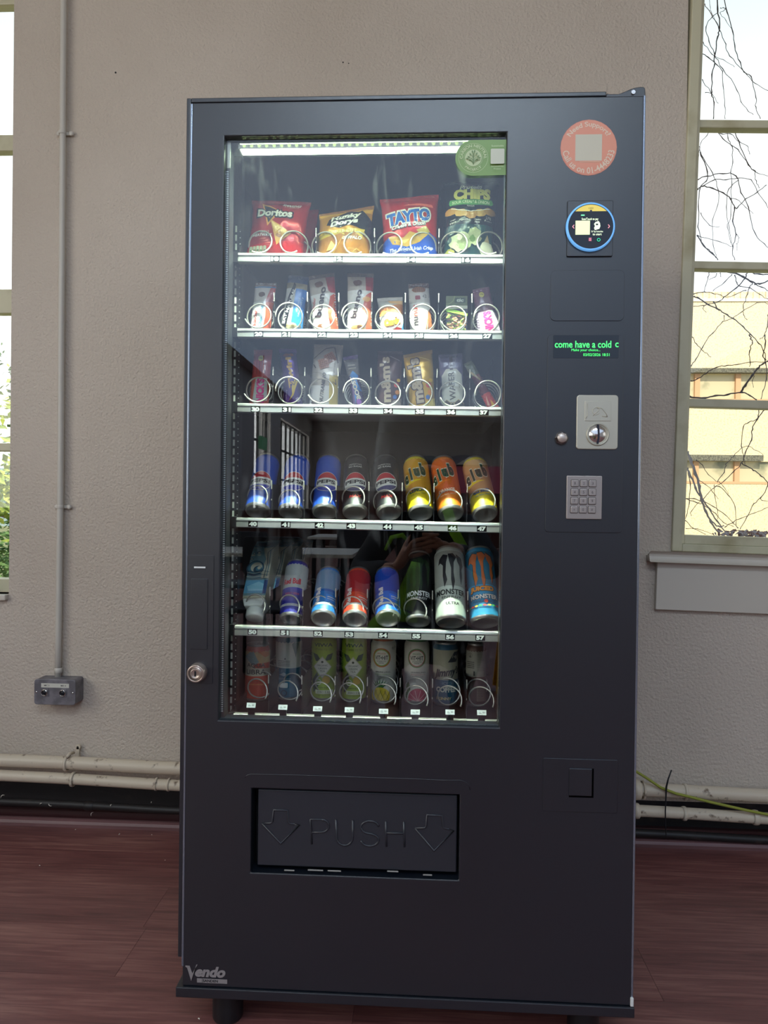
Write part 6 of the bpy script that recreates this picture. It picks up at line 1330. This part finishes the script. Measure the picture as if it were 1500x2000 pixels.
for sg in (-1, 1):
    MB().lathe([(.0001, -.011), (.009, -.006), (.0115, 0), (.009, .006), (.0001, .011)], 12, Matrix.Translation(hc+Vector((sg*.032, -.012, 0)))).build('eye', M('eye_white', (230, 228, 224), .3), ps)
    MB().lathe([(.0001, -.005), (.0045, 0), (.0001, .005)], 10, Matrix.Translation(hc+Vector((sg*.032, -.002, 0)))).build('iris', DARKP, ps)
    MB().lathe([(.0001, -.03), (.009, -.02), (.012, .01), (.008, .026), (.0001, .03)], 10, Matrix.Translation((px0+sg*.094, -1.85, 1.185))).build('ear', SKN, ps)
MB().prism([(-.012, -.03), (.012, -.03), (.004, .02), (-.004, .02)], 0, .024, mat=Matrix.Translation(hc+Vector((0, -.01, -.018)))).build('nose', SKN, ps, .005); MB().prism([(-.026, 0), (0, .005), (.026, 0), (0, -.008)], 0, .012, mat=Matrix.Translation(hc+Vector((0, -.012, -.068)))).build('mouth', M('lips', (150, 84, 78), .5), ps, .002)
# left hand, back of the hand towards the machine, fingers round the phone
HY = -1.428
fin = [[(806, 1058), (830, 1051), (846, 1046), (858, 1043)], [(804, 1067), (832, 1061), (849, 1056), (861, 1053)], [(801, 1077), (826, 1071), (843, 1067), (857, 1064)], [(796, 1088), (816, 1084), (832, 1079), (845, 1075)]]
vs, es, rs = [], [], []
w0 = chain(vs, es, rs, [wl, PRf(782, 1100, -1.455)], [.027, (.030, .018)]); pc = chain(vs, es, rs, [PRf(792, 1084, -1.438)], [(.034, .015)], w0)
for k, f in enumerate(fin):
    chain(vs, es, rs, [PRf(*f[0], HY), PRf(*f[1], HY), PRf(*f[2], HY-.002), PRf(*f[3], HY-.006)], [(.0100), .0088, .0080, .0070], pc)
chain(vs, es, rs, [PRf(790, 1070, -1.452), PRf(800, 1052, -1.458), PRf(812, 1040, -1.462)], [.013, .011, .009], pc)
skin('left_hand', vs, es, rs, SKN, ps)
f = fin[2]; c = PRf(823, 1072, HY); MB().lathe([(.0092, -.002), (.0100, -.0015), (.0100, .0015), (.0092, .002)], 20, Matrix.Translation(c) @ Matrix.Rotation(PI/2, 4, 'Y')).build('finger_ring', CHROME, ps)
vs, es, rs = [], [], []
w0 = chain(vs, es, rs, [wr_, Vector((.11, -1.475, .90))], [.026, (.028, .018)]); pc = chain(vs, es, rs, [Vector((.085, -1.46, .91))], [(.03, .015)], w0)
for k in range(4): chain(vs, es, rs, [Vector((.07-.003*k, -1.455+.004, .945-.02*k)), Vector((.066, -1.437, .946-.02*k)), Vector((.05, -1.429, .947-.02*k)), Vector((.032+.004*k, -1.428, .948-.02*k))], [.0095, .0086, .0078, .007], pc)
chain(vs, es, rs, [Vector((.075, -1.46, .94)), Vector((.06, -1.458, .965)), Vector((.04, -1.456, .985))], [.012, .0105, .009], pc)
skin('right_hand', vs, es, rs, SKN, ps)
# lime straps across the jumper
def strap(px_pts, Yw, wd, nm='lime_strap'):
    mb = MB(); q = [PRf(x, y, Yw) for x, y in px_pts]; vs = []; n = len(q)
    for i, p in enumerate(q):
        d = (q[min(i+1, n-1)]-q[max(i-1, 0)]).normalized(); s_ = Vector((d.z, 0, -d.x)); w_ = wd[i]
        for a, b in ((-1, 0), (1, 0), (1, -.006), (-1, -.006)): vs.append(p+s_*a*w_+Vector((0, b, 0)))
    fs = [(4*i+k, 4*i+(k+1) % 4, 4*i+4+(k+1) % 4, 4*i+4+k) for i in range(n-1) for k in range(4)]+[(3, 2, 1, 0), (4*n-4, 4*n-3, 4*n-2, 4*n-1)]
    return mb.add(vs, fs, True).build(nm, LIME, ps)
strap([(872, 990), (888, 1040), (905, 1070), (922, 1100), (930, 1135)], -1.70, [.022, .022, .02, .016, .008])
strap([(752, 1075), (765, 1050), (785, 1045), (800, 1060)], -1.60, [.006, .010, .010, .006]); strap([(812, 1098), (806, 1130), (795, 1165), (788, 1190)], -1.62, [.018, .034, .045, .040]); strap([(722, 1228), (745, 1212), (775, 1200), (815, 1212)], -1.66, [.02, .035, .03, .012])
# phone
ph = thing('phone', 'dark phone held up in both hands at chest height', 'phone', (.024, -1.445, .985))
MB().prism(rrect(-.012, .905, .060, 1.066, .009, 5), -1.4495, -1.4415).build('phone_body', M('phone_case', (20, 22, 28), .3), ph, .001)
